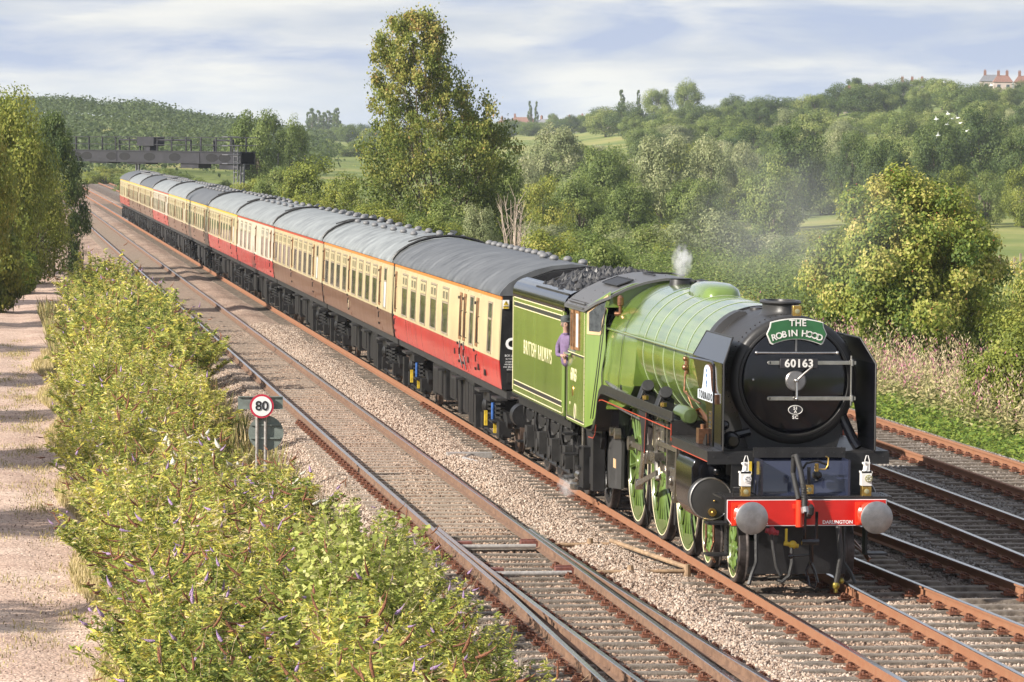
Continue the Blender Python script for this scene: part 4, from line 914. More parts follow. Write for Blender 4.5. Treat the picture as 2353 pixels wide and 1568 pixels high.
# ---- speed restriction sign among the bushes
WHITE=mat('sign_white',(.80,.80,.79),.4,var=.04); REDS=mat('sign_red',(.50,.03,.06),.4,var=.1); BLK=mat('sign_black',(.02,.02,.022),.5); SGREY=mat('sign_grey_back',(.19,.22,.20),.6,.1,var=.15,scale=8); POST=mat('sign_post_galvanised',(.40,.37,.35),.5,.5,var=.2,scale=20)
sx,sy,sz=-6.12,20.0,1.175
t=thing('speed_sign','round white 80 speed sign with red rim on two posts above the buddleias','sign',(sx,sy,-.5))
for dx in (-.10,.06): b=MB(); b.cyl((sx+dx+.02,sy+.06,-.9),(sx+dx+.02,sy+.06,sz+.1),.030,n=10); b.build('post',POST,t)
b=MB(); b.bx(sx-.44,sx+.40,sy+.03,sy+.05,sz-.06,sz+.18); b.bx(sx-.44,sx+.40,sy+.0,sy+.03,sz+.165,sz+.18); b.bx(sx-.44,sx+.40,sy+.0,sy+.03,sz-.06,sz-.045); b.build('backing_plate',SGREY,t,smooth=0)
b=MB(); b.lathe([(0,.225),(.018,.225)],(sx,sy-.045,sz),n=40); dsk=b.build('sign_rim',REDS,t)
b=MB(); b.lathe([(0,.186),(.006,.186)],(sx,sy-.051,sz),n=40); b.build('sign_face',WHITE,dsk)
text('80',.25,BLK,dsk,(sx,sy-.056,sz),'front',bold=.004,name='lettering')
b=MB(); b.lathe([(0,.33),(.015,.33)],(sx+.09,sy+.09,.66),n=40); b.bx(sx-.2,sx+.36,sy+.06,sy+.085,.80,.83); b.bx(sx-.2,sx+.36,sy+.06,sy+.085,.55,.58); tag(b.build('sign_back',SGREY),'round grey back of a second sign, facing away below the 80 sign','sign')
b=MB(); b.cyl((sx+.09,sy+.13,-.9),(sx+.09,sy+.13,.95),.03,n=8); b.build('post',POST,bpy.data.objects['sign_back'])
# ================================================================ COACHES
CREAM=mat('coach_cream',(.60,.51,.31),.32,var=.06,scale=2,coat=.5,bump=.02,bscale=3); WCREAM=mat('coach_white',(.66,.60,.49),.32,var=.06,scale=2,coat=.5)
CARM=mat('coach_red',(.52,.035,.03),.28,var=.22,scale=3,coat=.6,streak=True,col2=(.40,.02,.02)); CHOC=mat('coach_chocolate',(.135,.062,.038),.35,var=.2,scale=3,coat=.5,streak=True,col2=(.17,.09,.06))
ROOF=mat('coach_roof_grey',(.22,.235,.235),.5,var=.3,scale=1.5,bump=.1,bscale=8); ROOFD=mat('coach_roof_dark',(.10,.105,.11),.5,var=.3,scale=1.5,bump=.1,bscale=8)
VENT=mat('ventilator_grey',(.17,.17,.175),.6,var=.25,scale=6); BLACK=mat('underframe_black',(.012,.0115,.012),.5,var=.4,scale=5,bump=.2,bscale=20); UGREY=mat('underframe_grey',(.024,.023,.022),.6,var=.35,scale=4,bump=.2,bscale=20)
GLASS=mat('window_glass',(.05,.06,.06),.06,var=.5,scale=3,spec=.9); FRAMEM=mat('window_frame',(.30,.24,.17),.4,var=.2); GOLD=mat('cantrail_orange',(.50,.17,.03),.5,var=.15); GOLDY=mat('cantrail_yellow',(.60,.36,.04),.5,var=.15); CREDL=mat('cantrail_red',(.36,.05,.02),.5,var=.2)
FROST=mat('frosted_glass',(.55,.60,.60),.3); TEAK=mat('droplight_wood',(.26,.13,.06),.45,var=.3,scale=12); BLUE=mat('damper_blue',(.03,.10,.32),.4,var=.3,scale=8); YEL=mat('yellow_paint',(.60,.42,.03),.5,var=.25,scale=8); BUFS=mat('worn_steel',(.40,.39,.38),.35,.8,var=.25,scale=9)
SEC=[(1.20,1.34),(1.33,1.36),(1.375,1.62),(1.40,1.95),(1.39,2.5),(1.37,2.9),(1.345,3.17)]
def sxz(z): return float(np.interp(z,[p[1] for p in SEC[1:]],[p[0] for p in SEC[1:]]))
LC=19.70
def body(z0,z1,y0,y1,extra=0):
    zs=[z0]+[p[1] for p in SEC[1:] if z0<p[1]<z1]+[z1]
    poly=[(-(sxz(z)+extra),z) for z in zs]+[((sxz(z)+extra),z) for z in zs[::-1]]
    return poly
def slab(b,y0,y1,z0,z1,o0,o1):
    """thin plate following the coach side (left side), from offset o0 to o1"""
    b.add([(-sxz(z)-o,y,z) for z in (z0,z1) for y in (y0,y1) for o in (o0,o1)],[(0,1,3,2),(4,6,7,5),(1,5,7,3),(0,2,6,4),(0,4,5,1),(2,3,7,6)])
def frame4(b,y0,y1,z0,z1,w,o0,o1):
    slab(b,y0,y1,z0,z0+w,o0,o1); slab(b,y0,y1,z1-w,z1,o0,o1); slab(b,y0,y0+w,z0+w,z1-w,o0,o1); slab(b,y1-w,y1,z0+w,z1-w,o0,o1)
def mk(fn,name,m_,smooth=30): b=MB(); fn(b); return b.mesh(name,m_,smooth=smooth)
M_low=mk(lambda b:b.prism(body(1.36,1.93,0,0),'y',0,LC),'lower_panel',CARM)
M_up=mk(lambda b:b.prism(body(1.93,3.10,0,0),'y',0,LC),'upper_panel',CREAM)
M_can=mk(lambda b:b.prism(body(3.10,3.18,0,0,.006),'y',-.004,LC+.004),'cantrail',GOLD)
RA=[(1.39,3.18),(1.39,3.215),(1.335,3.30),(1.22,3.42),(1.0,3.56),(.72,3.68),(.38,3.765),(0,3.80)]
M_roof=mk(lambda b:b.prism([(-x,z) for x,z in RA]+[(x,z) for x,z in RA[::-1][1:]],'y',-.03,LC+.03),'roof',ROOF,60)
def seam_fn(b):
    for k in range(32):
        y=.15+k*.625
        pts=[(-x,z+.006) for x,z in RA[1:]]+[(x,z+.006) for x,z in RA[::-1][1:-1]]
        b.loft([[(p[0],y,p[1]) for p in pts],[(p[0],y+.03,p[1]) for p in pts]],closed=False)
M_seam=mk(seam_fn,'roof_seam',ROOF,60)
def win_fn(w,sp):
    h=w/2
    def fr(b):
        frame4(b,-h,h,1.99,3.01,.035,.0,.020); slab(b,-h+.035,h-.035,2.655,2.69,0,.018)
        if sp: slab(b,-.025,.025,2.69,2.975,0,.018)
    def pn(b): slab(b,-h+.03,h-.03,2.02,2.66,-.02,.004)
    def vt(b):
        if sp:
            slab(b,-h+.03,-.02,2.68,2.98,-.02,.006); slab(b,.02,h-.03,2.68,2.98,-.02,.006)
        else: slab(b,-h+.03,h-.03,2.68,2.98,-.02,.006)
    def vf(b):
        if sp:
            frame4(b,-h+.05,-.03,2.70,2.96,.05,.008,.022); frame4(b,.03,h-.05,2.70,2.96,.05,.008,.022)
    return mk(fr,'window',FRAMEM),mk(pn,'pane',GLASS),mk(vt,'top_pane',GLASS),(mk(vf,'sliding_vent',CREAM) if sp else None)
WIN={'wide':win_fn(1.12,True),'narrow':win_fn(.62,False)}
WINW=(WIN['narrow'][0],mk(lambda b:slab(b,-.28,.28,2.02,2.66,-.02,.004),'pane',FROST),WIN['narrow'][2],None)
def door_fn(b):
    b.mat(0); slab(b,-.31,.31,1.935,3.09,.0,.008); b.mat(1); slab(b,-.31,.31,1.40,1.925,.0,.008)
    b.mat(2); 
    for y in (-.33,.33): slab(b,y-.012,y+.012,1.40,3.09,0,.004)
def door_gl(b): frame4(b,-.17,.17,2.02,3.00,.06,.008,.022)
M_dgl=mk(door_gl,'droplight',TEAK); M_dpn=mk(lambda b:slab(b,-.12,.12,2.07,2.95,.006,.011),'pane',GLASS)
def hinge_fn(b):
    for z in (1.52,1.90,2.86): slab(b,.24,.36,z,z+.055,.008,.032)
M_hin=mk(hinge_fn,'hinge',BLACK); M_han=mk(lambda b:(b.tube([(-1.42,-.26,1.86),(-1.45,-.26,1.85),(-1.45,-.26,1.72)],.014,5),b.tube([(-1.41,-.42,2.10),(-1.45,-.42,2.12),(-1.45,-.42,2.62),(-1.40,-.42,2.64)],.012,5)),'handle',BLACK)
def under_fn(b):
    b.bx(-1.24,-1.16,0,LC,1.18,1.34); b.bx(1.16,1.24,0,LC,1.18,1.34); b.bx(-1.16,1.16,0,LC,1.22,1.335)
    for y in (.3,2.9,6.9,10.2,16.8): b.bx(-1.40,-1.18,y,y+.8,1.12,1.17)
    b.tube([(-1.0,6.5,1.2),(-1.0,8.0,.72),(-1.0,11.8,.72),(-1.0,13.2,1.2)],.05,4)
M_und=mk(under_fn,'solebar',UGREY,0)
def boxes(b):
    g=random.Random(4)
    for (y0,y1,z0,x) in ((5.15,6.0,.30,1.22),(6.3,7.3,.42,1.18),(7.45,8.0,.35,1.2),(8.7,9.9,.55,1.15),(10.2,10.7,.45,1.2),(11.1,12.6,.50,1.18),(13.0,13.6,.40,1.1)):
        b.bx(-x,-x+.7,y0,y1,z0,1.17); b.bx(-x-.015,-x,y0+.05,y0+(y1-y0)*.48,z0+.05,1.1); b.bx(-x-.015,-x,y0+(y1-y0)*.52,y1-.05,z0+.05,1.1)
        b.bx(x-.7,x,y0,y1,z0,1.17)
    b.cyl((-.9,8.1,.8),(-.9,8.65,.8),.22,n=12)
M_box=mk(boxes,'equipment_box',BLACK,30)
def whl(r,b,x0=-.80,x1=-.69):
    b.lathe([(x0,r*.3),(x0,r*.72),(x0+.03,r*.80),(x0,r*.88),(x0,r),(x1-.03,r),(x1-.03,r+.03),(x1,r+.03),(x1,r*.5)],(0,0,r),'x',28)
M_cw=mk(lambda b:(whl(.46,b),b.lathe([(.80,.1),(.80,.46),(.72,.46),(.72,.49),(.69,.49),(.69,.1)],(0,0,.46),'x',24),b.cyl((-.8,0,.46),(.8,0,.46),.08,n=10)),'wheelset',mat('wheel_rust',(.09,.06,.045),.6,.3,var=.3,scale=9))
def bog_fn(b):
    for s in (-1,1):
        x=s*1.0
        b.prism([(-1.75,.62),(-1.5,.80),(-.6,.80),(-.4,.55),(.4,.55),(.6,.80),(1.5,.80),(1.75,.62),(1.7,.50),(1.1,.66),(.5,.42),(-.5,.42),(-1.1,.66),(-1.7,.50)],'x',x-.05,x+.05)
        for y in (-1.3,1.3): b.bx(x-.12+s*.06,x+.12+s*.06,y-.16,y+.16,.30,.62); b.bx(x-.02,x+.1*s,y-.35,y+.35,.20,.26)
        for y in (-.25,.25,-.95,.95): 
            for k in range(4): b.cyl((x+s*.1,y,.66+k*.09),(x+s*.1,y,.70+k*.09),.095,n=8)
    b.bx(-1.05,1.05,-.30,.30,.60,.95); b.bx(-1.25,-1.0,-.5,.5,.96,1.12); b.bx(-.9,.9,-1.7,-1.6,.5,.65); b.bx(-.9,.9,1.6,1.7,.5,.65)
    b.bx(-1.28,-1.1,-1.15,-.55,.58,.62); b.tube([(-1.12,-1.5,.35),(-1.15,-.4,.30),(-1.15,.6,.34),(-1.12,1.4,.30)],.025,5)
    b.sph((-1.16,.75,.80),(.09,.16,.16),10,8); b.bx(-1.26,-1.14,1.62,1.95,.28,.95)
M_bog=mk(bog_fn,'bogie',BLACK,30)
M_dmp=mk(lambda b:(b.cyl((-1.20,-.62,.55),(-1.20,-.62,.95),.035,n=10)),'damper',BLUE); M_yel=mk(lambda b:(b.bx(-1.24,-1.18,.36,.44,.42,.72),b.bx(-1.22,-1.16,-.9,-.86,.36,.56)),'yellow_bracket',YEL)
M_ven=mk(lambda b:b.lathe([(0,.06),(.02,.09),(.05,.098),(.085,.08),(.105,.045),(.115,.01)],(0,0,0),'z',12),'roof_ventilator',VENT,60)
def end_fn(b):
    b.prism([(-1.335,1.36),(-1.385,1.95),(-1.33,3.17),(-1.2,3.39),(-.7,3.65),(0,3.77),(.7,3.65),(1.2,3.39),(1.33,3.17),(1.385,1.95),(1.335,1.36)],'y',-.02,.0)
    b.bx(-.48,-.40,-.2,-.02,1.15,3.35); b.bx(.40,.48,-.2,-.02,1.15,3.35); b.bx(-.48,.48,-.2,-.02,3.27,3.4)
    for x in (-.87,.87): b.cyl((x,-.02,1.06),(x,-.18,1.06),.09,n=10); b.cyl((x,-.18,1.06),(x,-.2,1.06),.21,n=14)
M_end=mk(end_fn,'coach_end',BLACK,30)
def cab_fn(b):
    pts=[(-x*1.0,-.12,z+.05) for x,z in RA[1:]]+[(x,-.12,z+.05) for x,z in RA[::-1][1:-1]]
    b.tube(pts,.035,5); b.tube([(.1,-.1,3.86),(.3,.9,3.92),(.35,2.4,3.90)],.03,5); b.tube([(-.25,.5,3.84),(-.55,.62,3.80),(-.9,.8,3.68)],.02,5)
M_cab=mk(cab_fn,'jumper_cable',BLACK,60)
LAY={'brake':dict(wide=[8.95,11.2,13.25,15.25,17.15],narrow=[1.45,4.35],doors=[3.45,5.5,6.2,19.2],vents=[(.42,1.2+.0),(.05,2.6),(.05,4.0),(.42,3.2)]+[(.42,6+.95*k) for k in range(11)]),
     'open':dict(wide=[4.2,6.1,8.0,9.9,12.65,14.6,16.45,18.3],frost=[1.6],narrow=[],doors=[2.9,10.95+.35,19.35],vents=[(.12 if k%2 else .55,1.6+1.25*k) for k in range(14)]),
     'buffet':dict(wide=[2.8,5.0,12,14.4,16.8],narrow=[],doors=[.9,8.6,19.2],vents=[(.15 if k%2 else .5,1.5+1.5*k) for k in range(12)])}
def coach(k,lay,low,up,can,roofm,label):
    Y0=21.85+20.12*k; t=thing('railway_coach',label,'coach',(0,Y0,0),'coaches of the steam train')
    def pc(nm,me,m_=None,par=t,loc=None):
        if m_ is not None and me.materials[0] is not m_:
            key=me.name+m_.name
            if key not in MCACHE: c=me.copy(); c.materials[0]=m_; MCACHE[key]=c
            me=MCACHE[key]
        return link(nm,me,par,loc)
    pc('lower_panel',M_low,low); pc('upper_panel',M_up,up); pc('cantrail',M_can,can); rf=pc('roof',M_roof,roofm); o=pc('roof_seam',M_seam,roofm,rf); 
    pc('solebar',M_und); pc('equipment_box',M_box); pc('coach_end',M_end); e=pc('coach_end',M_end,None,t,(0,LC,0)); e.rotation_euler=(0,0,0); e.scale=(1,-1,1)
    if k>0: pc('jumper_cable',M_cab)
    L_=LAY[lay]
    for ty in ('wide','narrow','frost'):
        for y in L_.get(ty,[]):
            ws=WINW if ty=='frost' else WIN[ty]; wf=pc('window',ws[0],None,t,(0,y,0)); pc('pane',ws[1],None,wf); pc('top_pane',ws[2],None,wf)
            if ws[3]: pc('sliding_vent',ws[3],up,wf)
    for y in L_['doors']:
        key=('door',up.name,low.name)
        if key not in MCACHE: MCACHE[key]=mk(door_fn,'door',[up,low,BLACK])
        d=pc('door',MCACHE[key],None,t,(0,y,0)); pc('droplight',M_dgl,None,d); pc('pane',M_dpn,None,d); pc('hinge',M_hin,None,d); pc('handle',M_han,None,d)
    for (x,y) in L_['vents']:
        z=float(np.interp(abs(x),[p[0] for p in RA[::-1]],[p[1] for p in RA[::-1]]))-.005; pc('roof_ventilator',M_ven,None,rf,(x,y,z))
        if lay!='brake': pc('roof_ventilator',M_ven,None,rf,(x-.62 if k%2 else x+.3,y+.35,z-.012))
    for y in (2.95,16.75):
        b_=pc('bogie',M_bog,None,t,(0,y,0))
        for q in (-1.3,1.3): pc('wheelset',M_cw,None,b_,(0,q,0))
        if k<1: pc('damper',M_dmp,None,b_); pc('yellow_bracket',M_yel,None,b_)
    return t
MCACHE={}
NUM=['first','second','third','fourth','fifth','sixth','seventh','eighth','ninth','tenth','last']
spec_=[('brake',CARM,CREAM,GOLD,ROOFD),('open',CHOC,CREAM,GOLD,ROOF),('open',CHOC,CREAM,CREDL,ROOF),('buffet',CARM,WCREAM,CREDL,ROOF),('open',CARM,CREAM,GOLDY,ROOF),('open',CHOC,CREAM,GOLDY,ROOFD),('open',CHOC,CREAM,GOLDY,ROOF),('open',CARM,WCREAM,CREDL,ROOF),('open',CHOC,CREAM,GOLDY,ROOFD),('open',CHOC,CREAM,GOLDY,ROOF),('buffet',CARM,CREAM,GOLDY,ROOFD)]
coaches=[]
for k,s_ in enumerate(spec_):
    low='bright red' if s_[1] is CARM else 'chocolate brown'; up='white' if s_[2] is WCREAM else 'cream'
    extra={0:', coupled behind the green tender',10:', at the tail of the train'}.get(k,'')
    coaches.append(coach(k,*s_,f'{low} and {up} coach, {NUM[k]} behind the tender{extra}' if k<10 else f'{low} and {up} coach, last of the train, under the gantry'))
c0=coaches[0]
text('C',.30,WHITE,c0,(-1.17,21.81,2.24),'front',bold=.012)
b=MB(); b.bx(-1.335,-1.21,21.80,21.822,2.93,3.10); sg=b.build('warning_sign',WHITE,c0,smooth=0); b=MB(); b.bx(-1.325,-1.22,21.794,21.799,2.935,2.985); b.add([(-1.325,21.794,3.0),(-1.22,21.794,3.0),(-1.272,21.794,3.09)],[(0,1,2)]); b.build('warning_triangle',YEL,sg,smooth=0)
text('DANGER',.028,BLK,sg,(-1.272,21.791,2.972),'front',depth=.001); b=MB(); b.add([(-1.276,21.791,3.07),(-1.262,21.791,3.07),(-1.268,21.791,3.045),(-1.258,21.791,3.045),(-1.275,21.791,3.012),(-1.268,21.791,3.035),(-1.281,21.791,3.035)],[(0,1,2,3,4,5,6)]); b.build('lightning_mark',BLK,sg,smooth=0)
for i,(s_,z) in enumerate((('BCK (A)',2.02),('36 TONS',1.955),('24 SEATS',1.90),('AIR BRAKE',1.85),('VAC BRAKED',1.80),('ETH 2',1.75))): text(s_,.055 if i<1 else .042,WHITE,c0,(-1.19,21.812,z),'front',depth=.001)
b=MB(); b.bx(-1.24,-1.13,21.80,21.825,1.5,1.68); b.build('end_socket',UGREY,c0)
for (y,z) in ((25.0,1.55),(26.7,1.60),(29.0,1.66),(24.0,1.5)): b=MB(); b.bx(-1.395,-1.36,y,y+.16,z,z+.12); b.build('lamp_bracket',BLACK,c0)
b=MB(); 
for y in (27.9,27.25): b.tube([(-1.43,y,2.0),(-1.43,y-.05,1.7),(-1.40,y-.3,1.45)],.014,5)
b.build('cable',BLACK,c0)
text('1',.34,mat('number_cream',(.75,.68,.45),.5),coaches[1],(-1.41,21.85+20.12+11.3,1.66),'left',sx=1,depth=.004)
# ================================================================ LOCOMOTIVE
GREEN=mat('loco_green',(.135,.205,.036),.20,var=.2,scale=1.6,coat=1,bump=.015,bscale=5); LGREEN=mat('tender_green',(.15,.22,.042),.25,var=.16,scale=2.2,coat=.9,streak=True,col2=(.115,.175,.034),bump=.02,bscale=4)
GBLK=mat('gloss_black',(.004,.004,.006),.12,var=.3,scale=3,coat=.15); MBLK=mat('smokebox_black',(.021,.0195,.0185),.42,var=.18,scale=3,bump=.06,bscale=14); FPB=mat('footplate_black',(.020,.0185,.018),.42,var=.25,scale=5,bump=.08,bscale=20)
CRL=mat('lining_cream',(.70,.62,.40),.4,var=.03); PALEL=mat('lining_pale_silver',(.60,.64,.52),.3,var=.03); ORL=mat('lining_red',(.42,.06,.03),.4,var=.05); BLL=mat('lining_black',(.03,.028,.032),.35)
RED=mat('buffer_beam_red',(.50,.013,.010),.22,var=.06,coat=.8); REDO=mat('buffer_red_orange',(.66,.045,.015),.3,var=.06,coat=.6)
BUFF=mat('buffer_steel',(.34,.33,.325),.38,.85,var=.16,scale=7); POL=mat('polished_steel',(.52,.50,.47),.24,.95,var=.14,scale=8); ROD=mat('oily_steel',(.36,.33,.29),.28,.9,var=.3,scale=7)
BRASS=mat('brass',(.55,.36,.10),.28,.9,var=.2,scale=20); COPP=mat('copper_pipe',(.30,.15,.085),.32,.8,var=.25,scale=20); LAMPW=mat('lamp_white',(.66,.65,.62),.35,var=.04); LENS=mat('lamp_lens',(.30,.29,.16),.08,var=.2,coat=1)
HOSE=mat('rubber_hose',(.022,.021,.02),.6,var=.25,scale=30,bump=.4,bscale=60); NGREEN=mat('headboard_green',(.02,.11,.035),.3,coat=.5); ALU=mat('cast_white',(.72,.70,.66),.35); CABR=mat('cab_roof_grey',(.085,.083,.083),.42,var=.15,scale=2.5,bump=.05,bscale=10)
COAL=mat('coal',(.020,.019,.020),.5,var=.5,scale=8,spec=.7); NPLATE=mat('nameplate_blue_white',(.70,.76,.84),.3); NBLUE=mat('crest_blue',(.03,.12,.30),.4)
LO=thing('steam_locomotive','apple green and black steam locomotive numbered 60163 hauling the coaches','locomotive',(0,6,0))
def P_(name,fn,m_,par=LO,smooth=35,bevel=0,label=None):
    b=MB(); fn(b); return b.build(name,m_,par,smooth,None,label,bevel)
def rib(b,pts,th,x0,x1):
    """strip following (y,z) points, th thick downwards along the local normal, from x0 to x1"""
    n=len(pts); top=[];bot=[]
    for i,p in enumerate(pts):
        a=Vector(pts[max(i-1,0)]); c=Vector(pts[min(i+1,n-1)]); d=(c-a).normalized(); nn=Vector((d.y,-d.x)); 
        top.append(p); bot.append((p[0]-nn.x*th*(-1),p[1]-nn.y*th*(-1)))
    b.loft([[(x0,t[0],t[1]),(x1,t[0],t[1]),(x1,q[0],q[1]),(x0,q[0],q[1])] for t,q in zip(top,bot)])
# --- frames and stretchers
P_('frame',lambda b:(b.bx(-.60,-.56,.55,11.2,.62,1.80),b.bx(.56,.60,.55,11.2,.62,1.80),b.bx(-.56,.56,.6,.64,.62,1.8),b.bx(-.56,.56,2.2,3.3,.7,1.95),b.bx(-.56,.56,4.0,9.6,1.3,1.6)),BLACK)
# --- smokebox
P_('smokebox',lambda b:b.lathe([(.93,.74),(.93,.80),(.94,.86),(.99,.90),(1.05,.905),(3.28,.925),(3.30,.925)],(0,0,2.85),n=72),MBLK,smooth=50)
sbx=bpy.data.objects['smokebox']
def riv(b,pts,r=.011,ax=None):
    for p in pts: b.sph(p,(r,r,r),5,4)
P_('rivets',lambda b:riv(b,[(.928*math.cos(R(a)),y,2.85+.928*math.sin(R(a))) for y in (1.12,3.22) for a in range(0,360,5)],.012),MBLK,sbx)
P_('smokebox_saddle',lambda b:b.prism([(-.58,1.75),(.58,1.75),(.62,2.0),(.80,2.45),(-.80,2.45),(-.62,2.0)],'y',1.3,2.7),BLACK)
P_('lower_smokebox_front',lambda b:b.prism([(-.62,1.86),(.62,1.86),(.80,2.45),(-.80,2.45)],'y',1.0,1.3),BLACK)
P_('smokebox_saddle_pipe',lambda b:(b.tube([(.70,1.0,2.35),(.86,.95,2.0),(.92,.9,1.9)],.07,10),b.tube([(-.95,.95,2.05),(-.62,1.0,2.12)],.06,8),b.sph((-.92,.80,2.02),(.13,.13,.13),12,8),b.cyl((-.92,.6,2.02),(-.92,.8,2.02),.07),b.sph((-.98,.95,2.22),.07,10,6)),GBLK)
dr=P_('smokebox_door',lambda b:b.lathe([(.93,.752),(.915,.752),(.90,.735),(.885,.70),(.86,.5),(.845,.25),(.84,.0001)],(0,0,2.85),n=72,caps=False),GBLK,smooth=50)
P_('door_rim',lambda b:b.lathe([(.925,.80),(.905,.79),(.90,.765),(.915,.752)],(0,0,2.85),n=72,caps=False),MBLK,sbx)
for z in (3.10,2.60): P_('hinge_strap',lambda b:(b.bx(-.38 ,.86,.825,.85,z-.028,z+.028),b.cyl((.80,.82,z-.045),(.80,.82,z+.045),.03),b.cyl((-.38,.825,z),(-.38,.85,z),.028)),POL,dr,bevel=.004)
P_('hinge_post',lambda b:b.cyl((.79,.83,2.5),(.79,.83,3.2),.016),POL,dr)
P_('door_handrail',lambda b:(b.cyl((-.55,.79,3.24),(.56,.79,3.24),.016),[b.cyl((x,.79,3.24),(x,.87,3.24),.014) for x in (-.5,.5)],b.sph((-.57,.79,3.24),.028),b.sph((.58,.79,3.24),.028)),POL,dr)
P_('door_boss',lambda b:b.lathe([(.80,.0001),(.805,.13),(.825,.148),(.845,.148)],(0,0,2.85),n=36,caps=False),BUFF,dr)
P_('door_dart',lambda b:(b.tube([(0,.79,2.85),(.11,.76,2.96),(.22,.75,3.05)],.016,8),b.tube([(0,.77,2.85),(.0,.75,2.6)],.018,8),b.sph((0,.78,2.85),.035),b.sph((0,.75,2.6),.024)),POL,dr)
P_('door_stud',lambda b:b.sph((-.60,.87,2.86),.022,10,6),POL,dr)
P_('lamp_iron',lambda b:b.bx(-.012,.012,.83,.85,3.26,3.46),BUFF,dr)
npl=P_('number_plate',lambda b:b.bx(-.235,.305,.79,.815,3.02,3.16),BLL,dr,bevel=.01)
text('60163',.155,ALU,npl,(.035,.785,3.09),'front',bold=.004,sp=1.08)
sh=P_('shed_plate',lambda b:b.lathe([(.835,.0001),(.835,.092),(.84,.095)],(0,0,2.44),sz=.62,n=28),BLL,dr)
P_('plate_rim',lambda b:b.tube([(.10*math.cos(R(a)),.832,2.44+.062*math.sin(R(a))) for a in range(0,361,15)],.005,5),ALU,sh)
text('51',.060,ALU,sh,(0,.828,2.462),'front',bold=.002); text('A',.055,ALU,sh,(0,.828,2.415),'front',bold=.002); text('SC',.066,ALU,dr,(0,.838,2.335),'front',bold=.002,sp=1.2)
# headboard THE ROBIN HOOD
def hb_poly(k=1.0,dz=0):
    pts=[]
    for i in range(13):
        t=-1+2*i/12; pts.append((t*.375*k,3.725+dz-.055*t*t))       # top edge arched
    pts+=[(.385*k,3.60+dz),(.43*k,3.50+dz),(.375*k,3.37+dz)]
    for i in range(13):
        t=1-2*i/12; pts.append((t*.345*k,3.43+dz-.075*t*t))
    pts+=[(-.375*k,3.37+dz),(-.43*k,3.50+dz),(-.385*k,3.60+dz)]
    return [(x,z-.0) for x,z in pts]
hb=P_('headboard',lambda b:b.prism(hb_poly(),'y',.80,.83),ALU,smooth=0)
def shrink(poly,s): cx_=0; cz_=3.55; return [(x*(1-s/.42),cz_+(z-cz_)*(1-s/.16)) for x,z in poly]
P_('headboard_face',lambda b:b.prism(shrink(hb_poly(),.014),'y',.792,.80),NGREEN,hb,smooth=0)
text('THE',.125,ALU,hb,(.01,.788,3.655),'front',bold=.002,sp=1.1)
for i,chh in enumerate('ROBIN HOOD'):
    t=-1+2*i/9; 
    if chh==' ': continue
    o=text(chh,.125,ALU,hb,(t*.325,.788,3.515-.062*t*t),'front',bold=.002); o.rotation_euler=(R(90),R(t*14)*1,0)
# electric lamp above headboard
P_('top_lamp',lambda b:b.bx(-.05,.07,.83,.93,3.755,3.90),BRASS,bevel=.008); tlp=bpy.data.objects['top_lamp']; P_('lens',lambda b:b.lathe([(.81,.0001),(.815,.032),(.83,.035)],(.01,0,3.82),n=16),LENS,tlp)
# --- chimney
ch=P_('chimney',lambda b:b.loft([[(sx_*math.cos(R(a)),1.95+sy_*math.sin(R(a)),z) for a in range(0,360,12)] for (z,sx_,sy_) in ((3.66,.40,.70),(3.70,.32,.58),(3.74,.27,.50),(3.80,.245,.46),(3.875,.245,.46),(3.885,.28,.50),(3.905,.29,.51),(3.93,.275,.49),(3.93,.21,.42),(3.86,.20,.40))]),MBLK,smooth=50)
P_('snifting_valve',lambda b:b.lathe([(3.70,.13),(3.78,.12),(3.80,.0001)],(-.12,2.95,0),'z',16),MBLK)
# smokebox side covers (superheater header access) and rivetted strip
def cover(b,s=-1,a0=112,a1=158,y0=2.62,y1=3.02):
    r0,r1=.92,1.02; N_=9; rings=[]
    for i in range(N_+1):
        a=R(a0+(a1-a0)*i/N_); e=.35+.65*math.sin(math.pi*min(1,max(0,i/N_*1.0)))**.3; rr=r0+(r1-r0)*e
        c,q=math.cos(a),math.sin(a); rings.append([(r0*c,y0,2.85+r0*q),(rr*c,y0+.04,2.85+rr*q),(rr*c,y1-.04,2.85+rr*q),(r0*c,y1,2.85+r0*q)])
    b.loft(rings)
P_('header_cover',lambda b:cover(b),MBLK); 
# --- boiler and firebox
BP=[(3.30,.93,2.855),(4.2,.945,2.86),(7.6,.985,2.865),(8.3,1.0,2.87),(8.31,1.0,2.87)]
P_('boiler',lambda b:b.loft([[(r*math.cos(R(a)),y,cz+r*math.sin(R(a))) for a in range(0,360,5)] for y,r,cz in BP]),GREEN,smooth=60)
bo=bpy.data.objects['boiler']
def brad(y): return float(np.interp(y,[p[0] for p in BP],[p[1] for p in BP])),float(np.interp(y,[p[0] for p in BP],[p[2] for p in BP]))
def band_(b,y,w,e,a0=-60,a1=240):
    r,cz=brad(y); r+=e
    b.loft([[(rr*math.cos(R(a)),yy_,cz+rr*math.sin(R(a))) for a in np.linspace(a0,a1,70)] for rr,yy_ in ((r-.02,y-w),(r,y-w),(r,y+w),(r-.02,y+w))],closed=False)
for y in (3.34,4.28,5.15,6.0,6.85,7.7):
    o=P_('boiler_band',lambda b:band_(b,y,.030,.005),GREEN,bo,60)
    P_('band_lining',lambda b:(band_(b,y-.026,.0022,.0065),band_(b,y+.026,.0022,.0065)),PALEL,bo,60) if y>3.5 else None
P_('black_band',lambda b:band_(b,3.31,.04,.012),MBLK,bo,60)
